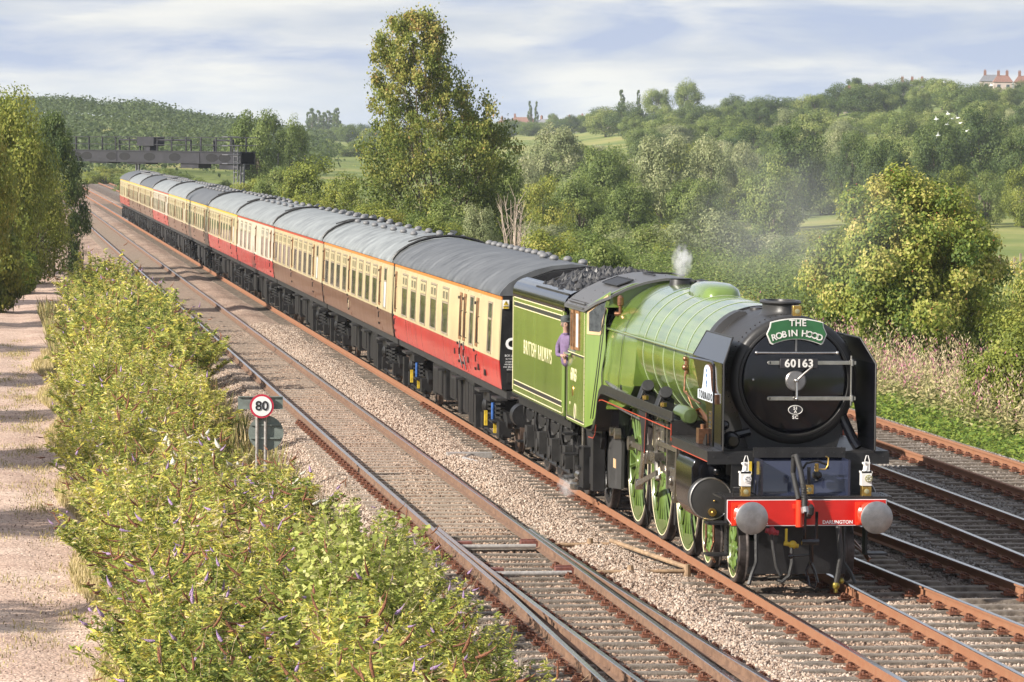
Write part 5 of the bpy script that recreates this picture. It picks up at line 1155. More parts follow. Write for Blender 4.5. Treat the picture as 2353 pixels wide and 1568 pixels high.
def fb_ring(y,w,zb):
    pts=[]; r=1.0; cz=2.875
    for a in range(0,181,6): pts.append((r*math.cos(R(a))*(1+ (w-1)*(1-math.sin(R(a)))),y,cz+r*math.sin(R(a))))
    pts+=[(-w*1.02,y,2.6),(-w*1.05,y,2.35),(-w*1.03,y,zb),( w*1.03,y,zb),(w*1.05,y,2.35),(w*1.02,y,2.6)]
    return pts
fbx=P_('firebox',lambda b:b.loft([fb_ring(8.25,1.0,2.3),fb_ring(8.9,1.02,1.95),fb_ring(9.4,1.05,1.85),fb_ring(10.9,1.12,1.75)]),GREEN,smooth=60)
P_('firebox_band',lambda b:b.loft([[(p[0]*1.008,p[1],2.875+(p[2]-2.875)*1.008) for p in fb_ring(y,1.06,2.0)[:34]] for y in (9.35,9.40)],closed=False),LGREEN,fbx,60)
P_('cab_edge_band',lambda b:b.loft([[(p[0]*1.012,p[1],2.875+(p[2]-2.875)*1.012) for p in fb_ring(y,1.11,1.8)[:34]] for y in (10.60,10.68)],closed=False),BLL,fbx,60)
for (y,z) in ((10.35,2.30),(9.95,2.12),(9.2,2.15)): P_('washout_door',lambda b:b.lathe([(-.015,.085),(.0,.085),(.004,.07)],(-1.125 if y>9.5 else -1.085,y,z),'x',18,sx=.75,sz=1.3),BLACK,fbx)
P_('handrail',lambda b:(b.cyl((-1.035,3.0,3.10),(-1.09,11.0,3.10),.02,n=8),[b.cyl((-.95,y,3.08),(-1.05,y,3.10),.02,n=6) for y in (3.2,5.15,7.7,9.3)]),LGREEN)
P_('handrail',lambda b:b.cyl((1.035,3.0,3.10),(1.09,11.0,3.10),.02,n=8),LGREEN)
# dome cover, safety valves, whistle
P_('dome',lambda b:b.loft([[(x_*sc1,y,3.70+(hh)*zz) for (x_,zz) in ((-1,0),(-.97,.45),(-.85,.78),(-.6,.95),(-.25,1),(.25,1),(.6,.95),(.85,.78),(.97,.45),(1,0))] for (y,sc1,hh) in ((6.15,.16,.14),(6.22,.25,.22),(6.4,.31,.275),(6.8,.345,.30),(7.4,.335,.30),(7.75,.28,.26),(7.9,.16,.16))]),GREEN,smooth=60)
P_('safety_valve',lambda b:(b.lathe([(3.82,.19),(3.90,.18),(3.95,.17),(3.965,.20),(3.98,.0001)],(-.06,9.6,0),'z',18)),MBLK)
P_('safety_valve',lambda b:(b.lathe([(3.80,.13),(3.93,.11),(3.96,.0001)],(.28,9.6,0),'z',14)),MBLK)
P_('whistle',lambda b:(b.cyl((-.93,10.3,3.35),(-.93,10.3,3.5),.03),b.lathe([(3.48,.03),(3.5,.055),(3.62,.055),(3.66,.02)],(-.93,10.3,0),'z',12),b.cyl((-1.0,10.4,3.35),(-.80,10.3,3.35),.04)),COPP)
P_('clack_valve',lambda b:(b.cyl((-.98,3.95,2.75),(-.98,3.95,3.0),.03),b.sph((-1.0,3.95,2.85),.05),b.sph((-1.0,3.95,2.98),.04),b.tube([(-1.0,3.95,2.78),(-1.02,3.9,2.5),(-.98,3.55,2.42),(-.95,3.0,2.38)],.016,6),b.tube([(-.98,3.95,2.5),(-.9,3.7,2.2),(-.75,3.4,2.05)],.012,6)),COPP)
P_('oil_pipes',lambda b:[b.tube([(-.95-.0,3.7-k*.05,2.25),(-.85,3.5,2.18+k*.02),(-.80,3.2-k*.1,2.1),(-.9,3.0-k*.1,2.0)],.010,5) for k in range(6)],COPP)
# --- deflectors
for s in (-1,1):
    prof=[(.55,1.86),(1.55,1.86),(1.62,2.11),(1.84,2.45),(2.45,2.72),(2.75,2.95),(2.88,3.10),(.55,3.10)]
    dfl=P_('smoke_deflector',lambda b:(b.prism(prof,'x',s*1.07,s*1.085),b.add([(s*1.07,.55,3.10),(s*1.07,2.88,3.10),(s*.90,2.75,3.44),(s*.90,.80,3.44),(s*1.085,.55,3.10),(s*1.085,2.88,3.10),(s*.915,2.75,3.45),(s*.915,.80,3.45)],[(0,1,2,3),(4,7,6,5),(0,4,5,1),(1,5,6,2),(2,6,7,3),(3,7,4,0)])),GBLK,smooth=0)
    P_('edge_bead',lambda b:b.tube([(s*1.078,.55,1.9),(s*1.078,.55,3.10),(s*.908,.80,3.45),(s*.908,2.75,3.45),(s*1.078,2.88,3.10)],.014,6),MBLK,dfl)
    P_('deflector_handrail',lambda b:b.tube([(s*1.13,2.85,3.06),(s*1.15,1.05,3.10),(s*1.15,.92,3.07),(s*1.15,.90,2.98),(s*1.15,.92,1.92)],.016,8),GBLK,dfl)
# nameplate
def npoly():
    L0,L1=.98,2.20; zc=2.65
    pts=[(L0,2.52),(L1,2.52),(L1,zc),(L0+.98,zc),(L0+.88,2.69),(L0+.84,2.76)]
    for a in range(0,181,20): pts.append((1.53+.22*math.cos(R(a)),2.90+.13*math.sin(R(a))))
    pts+=[(L0+.28,2.76),(L0+.24,2.69),(L0+.14,zc),(L0,zc)]
    return pts
P_('nameplate',lambda b:b.prism(npoly(),'x',-1.135,-1.087),NPLATE,smooth=0); npt=bpy.data.objects['nameplate']
P_('plate_edge',lambda b:b.prism([(1.53+(y-1.53)*1.03,2.75+(z-2.75)*1.05) for y,z in npoly()],'x',-1.120,-1.086),COPP,npt,smooth=0)
text('TORNADO',.155,BLK,npt,(-1.1385,1.59,2.586),'left',bold=.002,sp=1.5)
P_('crest',lambda b:(b.lathe([(-.004,.0001),(-.004,.065),(0,.07)],(-1.136,1.53,2.83),'x',20,sx=.9,sz=1.15),b.prism([(1.50,2.93),(1.56,2.93),(1.565,2.97),(1.495,2.97)],'x',-1.140,-1.136),b.prism([(1.49,2.75),(1.57,2.75),(1.53,2.70)],'x',-1.140,-1.136)),NBLUE,npt,smooth=0)
P_('crest_centre',lambda b:(b.lathe([(-.004,.0001),(-.004,.034),(0,.036)],(-1.141,1.53,2.83),'x',14)),NPLATE,npt)
wp=P_('works_plate',lambda b:b.bx(-1.10,-1.087,1.30,1.50,2.14,2.38),BRASS,smooth=0); P_('works_plate_face',lambda b:b.bx(-1.104,-1.10,1.32,1.48,2.155,2.365),BLL,wp,smooth=0)
for i,tx in enumerate(('No 2195','A1 2008','DARLINGTON')): text(tx,.042 if i<2 else .026,BRASS,wp,(-1.107,1.40,2.32-.06*i),'left',depth=.001)
# --- running boards
SP=[(12.9,1.40),(11.4,1.36),(10.95,1.38),(10.65,1.48),(10.5,1.64),(10.42,1.82),(10.28,1.97),(10.05,2.055),(9.8,2.07),(3.50,2.07)]
for s in (-1,1):
    fp=P_('running_board',lambda b:rib(b,SP,.03,s*1.29,s*.60),FPB,smooth=20)
    P_('valance',lambda b:rib(b,[(a,c-.002) for a,c in SP],.15,s*1.27,s*1.245),FPB,fp,smooth=20)
    P_('valance_lining',lambda b:rib(b,[(a,c) for a,c in [(11.4,1.245),(10.9,1.26),(10.72,1.34),(10.62,1.5),(10.56,1.68),(10.45,1.83),(10.3,1.93),(10.0,1.955),(3.50,1.955)]],.012,s*1.2705,s*1.26),ORL,fp,smooth=20)
    P_('front_board',lambda b:(b.bx(s*1.29,s*.60,.60,3.53,1.85,1.88),b.bx(s*1.29,s*.62,3.49,3.52,1.88,2.075)),FPB,smooth=0)
    P_('front_valance',lambda b:(b.bx(s*1.27,s*1.245,.62,3.50,1.73,1.848)),FPB,smooth=0); P_('valance_lining',lambda b:(b.bx(s*1.272,s*1.26,.62,3.50,1.725,1.737),b.bx(s*1.291,s*1.28,3.486,3.50,1.80,2.05)),ORL,smooth=0)
    P_('board_rivets',lambda b:riv(b,[(s*1.22,y,2.072) for y in np.arange(3.6,9.8,.11)]+[(s*.98,y,2.072) for y in np.arange(3.6,9.8,.11)]+[(s*1.2,y,1.882) for y in np.arange(.7,3.4,.12)]+[(s*x,3.486,1.94) for x in (.75,.9,1.05,1.2)],.008),FPB)
P_('front_drop_plate',lambda b:(b.prism([(-1.29,1.70),(1.29,1.70),(1.29,1.86),(-1.29,1.86)],'y',.58,.60),riv(b,[(x,.578,1.80) for x in np.arange(-1.2,1.25,.2)],.012)),BLACK,smooth=0)
P_('front_plate',lambda b:(b.loft([[(-.63,y,z),(.63,y,z)] for y,z in ((.56,1.80),(.50,1.70),(.40,1.52),(.28,1.36),(.10,1.285))],closed=False),b.bx(-.63,-.60,.1,.6,1.28,1.8),b.bx(.60,.63,.1,.6,1.28,1.8)),mat('front_plate_sky_tint_black',(.018,.022,.045),.2,coat=1,var=.1),smooth=40)  # blue in this black is reflected sky, put into the base colour
P_('front_plate_edge',lambda b:(b.bx(-.65,.65,.50,.58,1.80,1.935),riv(b,[(x,.496,1.87) for x in np.arange(-.6,.62,.12)]+[(x,.53,1.938) for x in np.arange(-.6,.62,.12)],.010)),BLACK,smooth=0)
P_('front_step_plate',lambda b:(b.bx(-1.20,1.20,-.01,.62,1.275,1.30),riv(b,[(x,.02,1.302) for x in np.arange(-1.15,1.2,.115)]+[(s*1.12,y,1.302) for s in (-1,1) for y in np.arange(.1,.6,.12)],.010)),FPB,smooth=0)
for s in (-1,1): P_('front_bracket',lambda b:(b.prism([(.62,1.85),(.62,1.30),(.66,1.30),(1.0,1.80),(1.0,1.85)],'x',s*.66,s*.69),b.bx(s*.66,s*.95,.60,.63,1.30,1.72)),BLACK)
# --- buffer beam
def beam(k): return [(-1.13+k,1.27-k),(1.13-k,1.27-k),(1.13-k,1.0+k*.4),(1.05-k*.6,.89+k),(-1.05+k*.6,.89+k),(-1.13+k,1.0+k*.4)]
bm=P_('buffer_beam',lambda b:b.prism(beam(0),'y',.0,.04),BLL,smooth=0); P_('beam_lining',lambda b:b.prism(beam(.008),'y',-.003,.0),WHITE,bm,smooth=0); P_('beam_face',lambda b:b.prism(beam(.018),'y',-.006,-.003),RED,bm,smooth=0)
text('DARLINGTON',.066,WHITE,bm,(.435,-.008,.945),'front',bold=.0015,depth=.001); text('CLASS A',.078,WHITE,bm,(-.69,-.008,.945),'front',bold=.0015,depth=.001)
for s in (-1,1):
    bf=P_('buffer',lambda b:(b.bx(s*.87-.19,s*.87+.17,-.03,-.006,.905,1.225),b.lathe([(-.03,.165),(-.06,.13),(-.28,.115),(-.29,.12)],(s*.87,0,1.055),n=28),[b.cyl((s*.87+q*.145,-.05,1.055+w*.125),(s*.87+q*.145,-.03,1.055+w*.125),.02,n=6) for q in (-1,1) for w in (-1,1)]),REDO)
    P_('buffer_head',lambda b:b.lathe([(-.26,.07),(-.46,.07),(-.47,.15),(-.485,.222),(-.505,.224),(-.52,.20),(-.527,.1),(-.53,.0001)],(s*.87,0,1.055),n=48),BUFF,bf,smooth=60)
# vacuum pipe and hose, drawhook, couplings, air hoses
P_('vacuum_pipe',lambda b:(b.cyl((-.12,-.07,.89),(-.12,-.07,1.26),.05),b.bx(-.20,-.04,-.03,-.006,1.14,1.2)),REDO,bm)
P_('vacuum_hose',lambda b:(b.cyl((-.13,-.07,1.26),(-.14,.30,1.62),.035),b.tube([(-.14,.28,1.60),(-.14,.22,1.84),(-.13,.12,1.86),(-.09,.02,1.66),(-.06,-.08,1.40),(-.06,-.13,1.16)],[.036,.040,.040,.038,.038,.038],12),[b.tube([(-.06-.047+.094*q/6,-.08-.05,z) for q in range(7)],.006,4) for z in np.arange(1.2,1.5,.035)]),HOSE)
P_('hose_coupling',lambda b:(b.cyl((-.06,-.13,1.17),(-.05,-.15,1.09),.055,n=8),b.sph((-.03,-.16,1.08),.04)),BUFS)
P_('drawhook',lambda b:(b.tube([(0.000,-.0,1.05),(0.000,-.2,1.07),(0.000,-.30,1.10),(0.000,-.33,1.17),(0.000,-.27,1.19)],.035,8),b.bx(-0.040,0.050,-.05,-.006,1.0,1.12)),BLACK)
P_('screw_coupling',lambda b:(b.tube([(-0.080,-.28,1.12),(-0.080,-.27,.95),(-0.080,-.24,.72)],.022,6),b.tube([(0.080,-.28,1.12),(0.080,-.27,.95),(0.080,-.24,.72)],.022,6),b.cyl((-0.120,-.24,.70),(0.120,-.24,.70),.045),b.cyl((0.010,-.24,.70),(0.030,-.22,.42),.03),b.tube([(-0.270,-.22,.50),(0.040,-.22,.52)],.016,6),b.sph((-0.270,-.22,.50),.04),b.tube([(0.010,-.22,.42),(-0.040,-.2,.30),(0.000,-.2,.10),(0.080,-.2,.05),(0.120,-.2,.14),(0.080,-.2,.28),(0.020,-.22,.40)],.022,6)),GBLK)
P_('air_hose',lambda b:(b.tube([(-0.500,-.05,.80),(-0.480,-.08,.60),(-0.440,-.10,.35),(-0.380,-.10,.22)],.026,8),b.tube([(-0.220,-.06,.60),(-0.220,-.10,.40),(-0.260,-.12,.22),(-0.360,-.12,.14),(-0.420,-.1,.16)],.026,8)),HOSE)
P_('air_cock',lambda b:(b.sph((-0.490,-.03,.82),.06,8,6),b.cyl((-0.580,-.02,.84),(-0.400,-.02,.80),.035),b.cyl((-0.490,0,.9),(-0.490,0,.82),.03)),mat('cock_red',(.30,.02,.03),.5)); P_('air_cock',lambda b:(b.sph((-0.200,-.04,.64),.06,8,6),b.cyl((-0.320,-.03,.66),(-0.120,-.03,.62),.03),b.bx(-.31,-.28,-.06,-.03,.68,.86)),YEL)
P_('steam_heat_hose',lambda b:(b.tube([(0.440,-.02,.88),(0.440,-.08,.78),(0.460,-.1,.5),(0.420,-.1,.22),(0.400,-.1,.10)],.042,10)),HOSE); P_('hose_end',lambda b:(b.sph((0.400,-.1,.08),.06,8,6),b.sph((0.480,-.08,.14),.045,8,6),b.cyl((0.400,-.1,.1),(0.400,-.1,-.02),.03)),mat('orange_brass',(0.300,.24,.04),.4,.5,var=.4,scale=20))
# lamps
for s in (-1,1):
    P_('lamp_bracket',lambda b:b.bx(s*.85-.03,s*.85+.03,.08,.10,1.28,1.42),BLACK)
    lp=P_('electric_lamp',lambda b:b.bx(s*.85-.065,s*.85+.065,.03,.15,1.30,1.435),BRASS,bevel=.006); P_('lens',lambda b:b.lathe([(.010,.0001),(.015,.033),(.03,.036)],(s*.85,0,1.367),n=18),LENS,lp)
    lb=P_('oil_lamp',lambda b:(b.bx(s*.85-.075,s*.85+.065,.02,.16,1.445,1.645),b.lathe([(1.645,.06),(1.66,.045),(1.72,.038),(1.75,.06),(1.765,.06),(1.77,.03),(1.775,.0001)],(s*.85,.09,0),'z',16),b.tube([(s*.85-.03,.03,1.62),(s*.85-.032,.03,1.80),(s*.85-.012,.03,1.865),(s*.85+.012,.03,1.865),(s*.85+.03,.03,1.80),(s*.85+.03,.03,1.62)],.007,5),b.bx(s*.85-.085,s*.85+.075,.02,.165,1.62,1.645)),LAMPW,bevel=.004)
    P_('lamp_glass',lambda b:b.lathe([(.0,.05),(.02,.055)],(s*.85+.02,0,1.545),n=20),LAMPW if s<0 else LENS,lb)
    P_('lamp_bead',lambda b:[b.sph((s*.85+.02+.028*math.cos(a),-.002,1.545+.028*math.sin(a)),.008,6,4) for a in np.arange(0,6.2,1.047)],BLK if s<0 else LAMPW,lb)
P_('electric_lamp',lambda b:b.bx(-.02,.10,.03,.13,1.33,1.46),BRASS,bevel=.006); P_('lens',lambda b:b.lathe([(.010,.0001),(.015,.030),(.03,.033)],(.04,0,1.395),n=18),LENS)
P_('lamp_stalk',lambda b:(b.bx(.02,.06,.06,.1,1.46,1.70),b.bx(.02,.06,.06,.1,1.28,1.33),b.tube([(.0,.3,1.66),(.05,.28,1.74),(.2,.28,1.77),(.33,.28,1.72),(.36,.3,1.66)],.018,6)),BLACK); P_('bell_valve',lambda b:(b.sph((.185,.22,1.575),(.075,.07,.06),14,8),b.cyl((.185,.22,1.5),(.185,.22,1.53),.03)),BLACK); P_('brass_valve',lambda b:(b.cyl((.18,.22,1.63),(.18,.22,1.74),.028),b.tube([(.2,.22,1.66),(.30,.2,1.66),(.335,.2,1.72),(.34,.2,1.82),(.30,.2,1.84)],.010,6)),BRASS)
P_('yellow_tape',lambda b:b.bx(-.70,-.665,.56,.58,1.56,1.74),YEL,smooth=0); P_('lamp_cable',lambda b:(b.tube([(-.78,.1,1.36),(-.70,.12,1.32),(-.68,.2,1.40),(-.66,.3,1.5)],.012,5),b.tube([(-.92,.1,1.42),(-1.0,.14,1.42),(-1.0,.2,1.30)],.008,5)),HOSE)
# guard irons and steps
for s in (-1,1):
    P_('guard_iron',lambda b:b.tube([(s*.62,.45,.9),(s*.62,.40,.35),(s*.70,.30,.20),(s*.75,.26,.06)],.028,5),BLACK)
    P_('footstep',lambda b:(b.bx(s*1.28,s*1.0,.55,.85,.42,.45),b.bx(s*1.0,s*.97,.6,.8,.42,1.25),b.bx(s*1.28,s*1.0,.55,.85,.86,.89),riv(b,[(s*1.005,.595,z) for z in np.arange(.5,1.2,.08)],.009)),BLACK,smooth=0)
# --- wheels
def tyre(r): return lambda b:b.lathe([(-.815,r-.075),(-.82,r-.06),(-.82,r-.012),(-.81,r),(-.72,r),(-.70,r+.028),(-.685,r+.028),(-.685,r-.075),(-.815,r-.075)],(0,0,0),'x',64,caps=False)
TYM=mat('tyre_dark_steel',(.10,.085,.08),.4,.6,var=.3,scale=10); TRD=mat('tread_steel',(.5,.49,.48),.2,1,var=.1)
def mkwheel(r,ns,name,hub,col):
    me=dict(); 
    me['tyre']=mk(tyre(r),'tyre',TYM); 
    me['rim']=mk(lambda b:b.lathe([(-.79,r-.17),(-.805,r-.16),(-.805,r-.08),(-.812,r-.075),(-.70,r-.075),(-.70,r-.17),(-.79,r-.17)],(0,0,0),'x',64,caps=False),name,col)
    me['line']=mk(lambda b:b.lathe([(-.818,r-.082),(-.823,r-.080),(-.823,r-.066),(-.818,r-.064)],(0,0,0),'x',64,caps=False),'rim_lining',CRL)
    me['spoke']=mk(lambda b:b.loft([[(-.79+.0,-w,z),(-.812,0,z),(-.79,w,z),(-.745,0,z)] for z,w in ((hub*.8,.042),((r-.15)*.6,.028),(r-.15,.036))]),'spoke',col,50)
    me['hub']=mk(lambda b:(b.lathe([(-.84,.0001),(-.84,hub*.45),(-.825,hub*.5),(-.82,hub*.95),(-.80,hub),(-.70,hub)],(0,0,0),'x',28)),'hub',col)
    me['axle']=mk(lambda b:b.cyl((-.72,0,0),(.72,0,0),.09,n=14),'axle',BLACK)
    return me
WGREEN=mat('wheel_green',(.095,.150,.030),.32,var=.25,scale=3,coat=.4); DW=mkwheel(1.015,20,'driving_wheel',.20,WGREEN); BW=mkwheel(.483,10,'bogie_wheel',.13,WGREEN); TW=mkwheel(.56,10,'trailing_wheel',.14,BLACK); TNW=mkwheel(.635,10,'tender_wheel',.14,BLACK)
M_bal=mk(lambda b:b.prism([(.86*math.sin(R(a)),-.86*math.cos(R(a))) for a in range(-24,25,4)]+[(.86*math.sin(R(24))*.9,-.70),( -.86*math.sin(R(24))*.9,-.70)],'x',-.815,-.75),'balance_weight',WGREEN)
M_bos=mk(lambda b:(b.lathe([(-.93,.0001),(-.93,.07),(-.84,.07)],(0,0,.31),'x',18),b.prism([(-.16,.02),(-.10,.42),(.10,.42),(.16,.02)],'x',-.825,-.74)),'crank_boss',WGREEN)
def wheelset(W_,r,y,par,ns,driver=False,ang=0,off=None):
    base=wpos(par)
    for s in (-1,1):
        w=link(W_['rim'].name.split('.')[0],W_['rim'],par,Vector((0,y,r))-base,(0,0,0 if s<0 else math.pi)); link('tyre',W_['tyre'],w)
        if W_ in (DW,BW): link('rim_lining',W_['line'],w)
        for k in range(ns): link('spoke',W_['spoke'],w,None,(2*math.pi*(k+.5)/ns,0,0))
        link('hub',W_['hub'],w)
        if s<0: link('axle',W_['axle'],w)
        if driver: link('balance_weight',M_bal,w,None,(ang,0,0)); link('crank_boss',M_bos,w,None,(ang,0,0))
DY=(4.66,6.88,9.10)
for y in (1.08,2.98): wheelset(BW,.483,y,LO,10)
for y in DY: wheelset(DW,1.015,y,LO,20,True,R(-4))
wheelset(TW,.56,12.03,LO,10)
P_('bogie_frame',lambda b:(b.bx(-.60,-.56,.75,3.3,.45,.85),b.bx(.56,.60,.75,3.3,.45,.85),b.bx(-.6,.6,1.8,2.3,.5,.9),b.bx(-.7,.7,.62,.68,.16,.62)),BLACK)
P_('trailing_frame',lambda b:(b.prism([(11.1,1.25),(11.6,.75),(12.5,.75),(12.9,1.3),(12.9,1.42),(11.1,1.42)],'x',-1.08,-1.03),b.bx(-1.12,-.98,11.85,12.2,.40,.85),b.bx(-1.20,-1.02,12.35,12.8,.3,1.0),b.bx(-1.2,-1.0,11.3,11.55,.35,1.3),b.bx(-1.25,-1.05,12.6,13.0,.25,.30),b.bx(-1.25,-1.05,12.6,13.0,.60,.64),b.bx(-1.25,-1.05,12.6,13.0,.95,.99)),BLACK)
P_('trailing_frame',lambda b:(b.prism([(11.1,1.25),(11.6,.75),(12.5,.75),(12.9,1.3),(12.9,1.42),(11.1,1.42)],'x',1.03,1.08)),BLACK)
P_('injector',lambda b:(b.cyl((-1.12,12.9,.45),(-1.12,13.3,.45),.09,n=12),b.tube([(-1.1,13.0,.5),(-1.18,13.4,.35),(-1.2,13.6,.28)],.03,8),b.lathe([(0,.12),(.03,.14),(.10,.14),(.13,.1)],(-1.15,13.25,.2),'z',16),b.cyl((-1.12,12.9,.6),(-1.12,12.9,1.3),.03)),ROD)
ash=P_('ashpan',lambda b:(b.prism([(9.9,1.45),(9.95,.50),(11.2,.42),(11.55,.9),(11.4,1.62),(10.2,1.75)],'x',-.95,-.90),b.prism([(9.9,1.45),(9.95,.50),(11.2,.42),(11.55,.9),(11.4,1.62),(10.2,1.75)],'x',.90,.95),b.bx(-.9,.9,10.2,11.2,.5,1.9)),mat('ashpan_grey',(.035,.034,.033),.6,var=.2,scale=8)); P_('ashpan_label',lambda b:b.bx(-.957,-.951,10.45,10.70,.80,.95),mat('tan_label',(.55,.36,.20),.5),ash,smooth=0)
P_('firebox_lower',lambda b:(b.prism([(9.75,2.0),(9.8,1.35),(10.6,1.30),(10.7,2.0)],'x',-1.02,1.02)),GBLK)
P_('injector_pipe',lambda b:(b.tube([(-1.10,10.9,2.28),(-1.12,10.2,2.22),(-1.08,8.8,2.12)],.04,8),b.cyl((-1.15,9.9,1.45),(-1.05,9.9,1.45),.07),b.cyl((-1.15,9.45,1.45),(-1.05,9.45,1.45),.09),b.tube([(-1.12,10.2,1.90),(-1.15,8.2,1.88),(-1.15,6.4,1.86)],.015,6)),ROD)
P_('reversing_rod',lambda b:(b.cyl((-1.12,10.9,2.36),(-1.0,10.5,2.36),.035)),ROD)
# --- cylinders and motion (both sides)
for s in (-1,1):
    cy=P_('cylinder',lambda b:(b.loft([[(s*(1.05+dx),y,z) for dx,z in ((-.25,.86),(-.1,.80),(.1,.82),(.235,.98),(.245,1.2),(.245,1.55),(.20,1.66),(.08,1.715),(-.25,1.715))] for y in (1.75,3.0)])),GBLK,smooth=30,bevel=.01)
    P_('cylinder_cover',lambda b:(b.lathe([(1.56,.0001),(1.56,.275),(1.565,.292),(1.60,.300),(1.75,.300)],(s*1.05,0,1.13),n=48)),mat('cylinder_cover_grey',(.045,.043,.041),.45,.2,var=.1,scale=10),cy,smooth=50)
    P_('cover_ring',lambda b:b.lathe([(1.558,.285),(1.552,.292),(1.558,.302),(1.60,.304)],(s*1.05,0,1.13),n=48,caps=False),BUFS,cy); P_('relief_valve',lambda b:(b.lathe([(1.50,.03),(1.50,.055),(1.56,.06)],(s*1.03,0,.94),n=14),b.sph((s*1.03,1.50,.94),.03),b.sph((s*1.0,1.55,1.10),.014)),BRASS,cy)
    P_('piston_valve',lambda b:(b.cyl((s*1.03,1.65,1.50),(s*1.03,1.8,1.50),.16,n=24),b.cyl((s*.95,1.5,1.52),(s*.95,1.65,1.52),.10,n=18),b.sph((s*.98,1.47,1.53),.065),b.cyl((s*.80,1.6,1.40),(s*.80,1.75,1.40),.06)),GBLK,cy)
    P_('drain_pipe',lambda b:(b.tube([(s*1.05,1.9,.82),(s*1.05,1.88,.55),(s*1.12,1.6,.42),(s*1.12,.95,.33)],.018,6),b.tube([(s*.98,1.7,.80),(s*.98,1.68,.5),(s*1.1,1.3,.38),(s*1.1,.95,.30)],.018,6)),COPP,cy)
    P_('slide_bars',lambda b:(b.bx(s*1.01,s*1.09,3.0,4.75,1.26,1.31),b.bx(s*1.01,s*1.09,3.0,4.75,1.00,1.04),b.bx(s*.62,s*1.12,4.72,4.82,.98,1.95),b.bx(s*.95,s*1.15,3.7,3.85,1.31,1.40)),ROD)
    P_('crosshead',lambda b:(b.bx(s*.98,s*1.13,4.05,4.40,.98,1.34),b.cyl((s*1.05,3.0,1.13),(s*1.05,4.1,1.13),.04),b.cyl((s*.98,4.2,1.15),(s*1.18,4.2,1.15),.07)),ROD,bevel=.01)
    pz=1.015+.31*math.cos(R(4)); py=.31*math.sin(R(4))
    P_('coupling_rod',lambda b:([b.bx(s*.90,s*.95,a+py+.1,c+py-.1,pz-.045,pz+.045) for a,c in ((4.66,6.88),(6.88,9.10))],[b.cyl((s*.88,y+py,pz),(s*.98,y+py,pz),.115,n=20) for y in DY]),ROD)
    P_('connecting_rod',lambda b:(b.prism([(4.25,1.09),(6.75,pz-.075),(6.95+py,pz-.10),(6.95+py,pz+.10),(6.75,pz+.075),(4.25,1.21)],'x',s*1.00,s*1.05),b.cyl((s*.97,6.88+py,pz),(s*1.08,6.88+py,pz),.15,n=20)),ROD,bevel=.008)
    P_('return_crank',lambda b:(b.prism([(6.80,pz+.08),(7.02,pz+.05),(7.30,.84),(7.14,.80)],'x',s*1.08,s*1.12),b.cyl((s*1.06,7.22,.83),(s*1.17,7.22,.83),.085,n=16)),POL)
    P_('eccentric_rod',lambda b:b.prism([(7.22,.79),(7.22,.87),(5.45,1.20),(5.45,1.12)],'x',s*1.13,s*1.165),POL)
    P_('expansion_link',lambda b:(b.tube([(s*1.12,5.46,1.06),(s*1.12,5.60,1.30),(s*1.12,5.60,1.55),(s*1.12,5.50,1.80)],.045,8),b.bx(s*1.05,s*1.2,5.35,5.75,1.35,1.47),b.bx(s*1.04,s*1.10,5.1,6.1,1.50,1.92)),ROD)
    P_('radius_rod',lambda b:b.prism([(5.55,1.66),(5.55,1.58),(3.6,1.60),(3.6,1.67)],'x',s*1.10,s*1.14),POL)
    P_('combination_lever',lambda b:(b.prism([(3.62,1.72),(3.72,1.72),(3.95,.85),(3.85,.85)],'x',s*1.14,s*1.17),b.cyl((s*1.1,3.9,.90),(s*1.19,3.9,.90),.05),b.bx(s*1.08,s*1.13,3.9,4.25,.86,.93)),ROD)
    P_('motion_bracket',lambda b:(b.prism([(5.9,2.04),(6.6,2.04),(6.35,1.75),(6.25,1.42),(6.05,1.42),(6.0,1.7)],'x',s*1.20,s*1.24)),BLACK); P_('motion_bracket_lining',lambda b:rib(b,[(5.92,2.04),(6.02,1.72),(6.06,1.42)],.012,s*1.244,s*1.235),ORL)
    for y in (5.7,7.95): P_('brake_hanger',lambda b:(b.bx(s*.80,s*.72,y-.03,y+.03,.30,1.0),b.bx(s*.83,s*.70,y-.12,y+.02,.35,.75)),BLACK)
    P_('sand_pipe',lambda b:[b.tube([(s*.9,y,1.9),(s*.9,y,.6),(s*.80,y+.15,.10)],.018,5) for y in (3.85,8.0)],BLACK)
# boxes on the running board
for i,y in enumerate((7.15,5.55)):
    lu=P_('lubricator',lambda b:(b.prism([(-1.20,2.07),(-.92,2.07),(-.90,2.28),(-1.08,2.40)],'y',y-.18,y+.12),b.cyl((-1.03,y-.20,2.38),(-1.03,y+.05,2.20),.085,n=20),b.cyl((-1.04,y-.23,2.40),(-1.03,y-.18,2.37),.098,n=20)),BLACK,bevel=.006)
    P_('lubricator_pipe',lambda b:b.tube([(-1.16,y-.6,2.08),(-1.16,y-.55,2.22),(-1.1,y-.3,2.25)],.013,6),COPP,lu); P_('brass_cap',lambda b:b.cyl((-1.14,y-.58,2.2),(-1.14,y-.58,2.26),.05,n=10),BRASS,lu)
P_('oil_box',lambda b:b.bx(-1.02,-.90,4.45,4.65,2.08,2.26),BLACK,bevel=.008)
P_('air_tank',lambda b:(b.lathe([(3.35,.0001),(3.36,.10),(3.42,.125),(4.15,.125),(4.2,.05)],(-1.02,0,2.17),n=24)),mat('tank_green',(.07,.10,.035),.3,coat=.6))
P_('mechanical_pump',lambda b:(b.bx(-1.18,-1.0,1.85,2.05,1.89,2.10),b.cyl((-1.1,1.95,2.1),(-1.1,1.95,2.16),.04)),COPP); P_('footboard_bracket',lambda b:b.prism([(1.62,1.885),(1.9,1.885),(1.62,2.05)],'x',-1.12,-1.10),FPB)
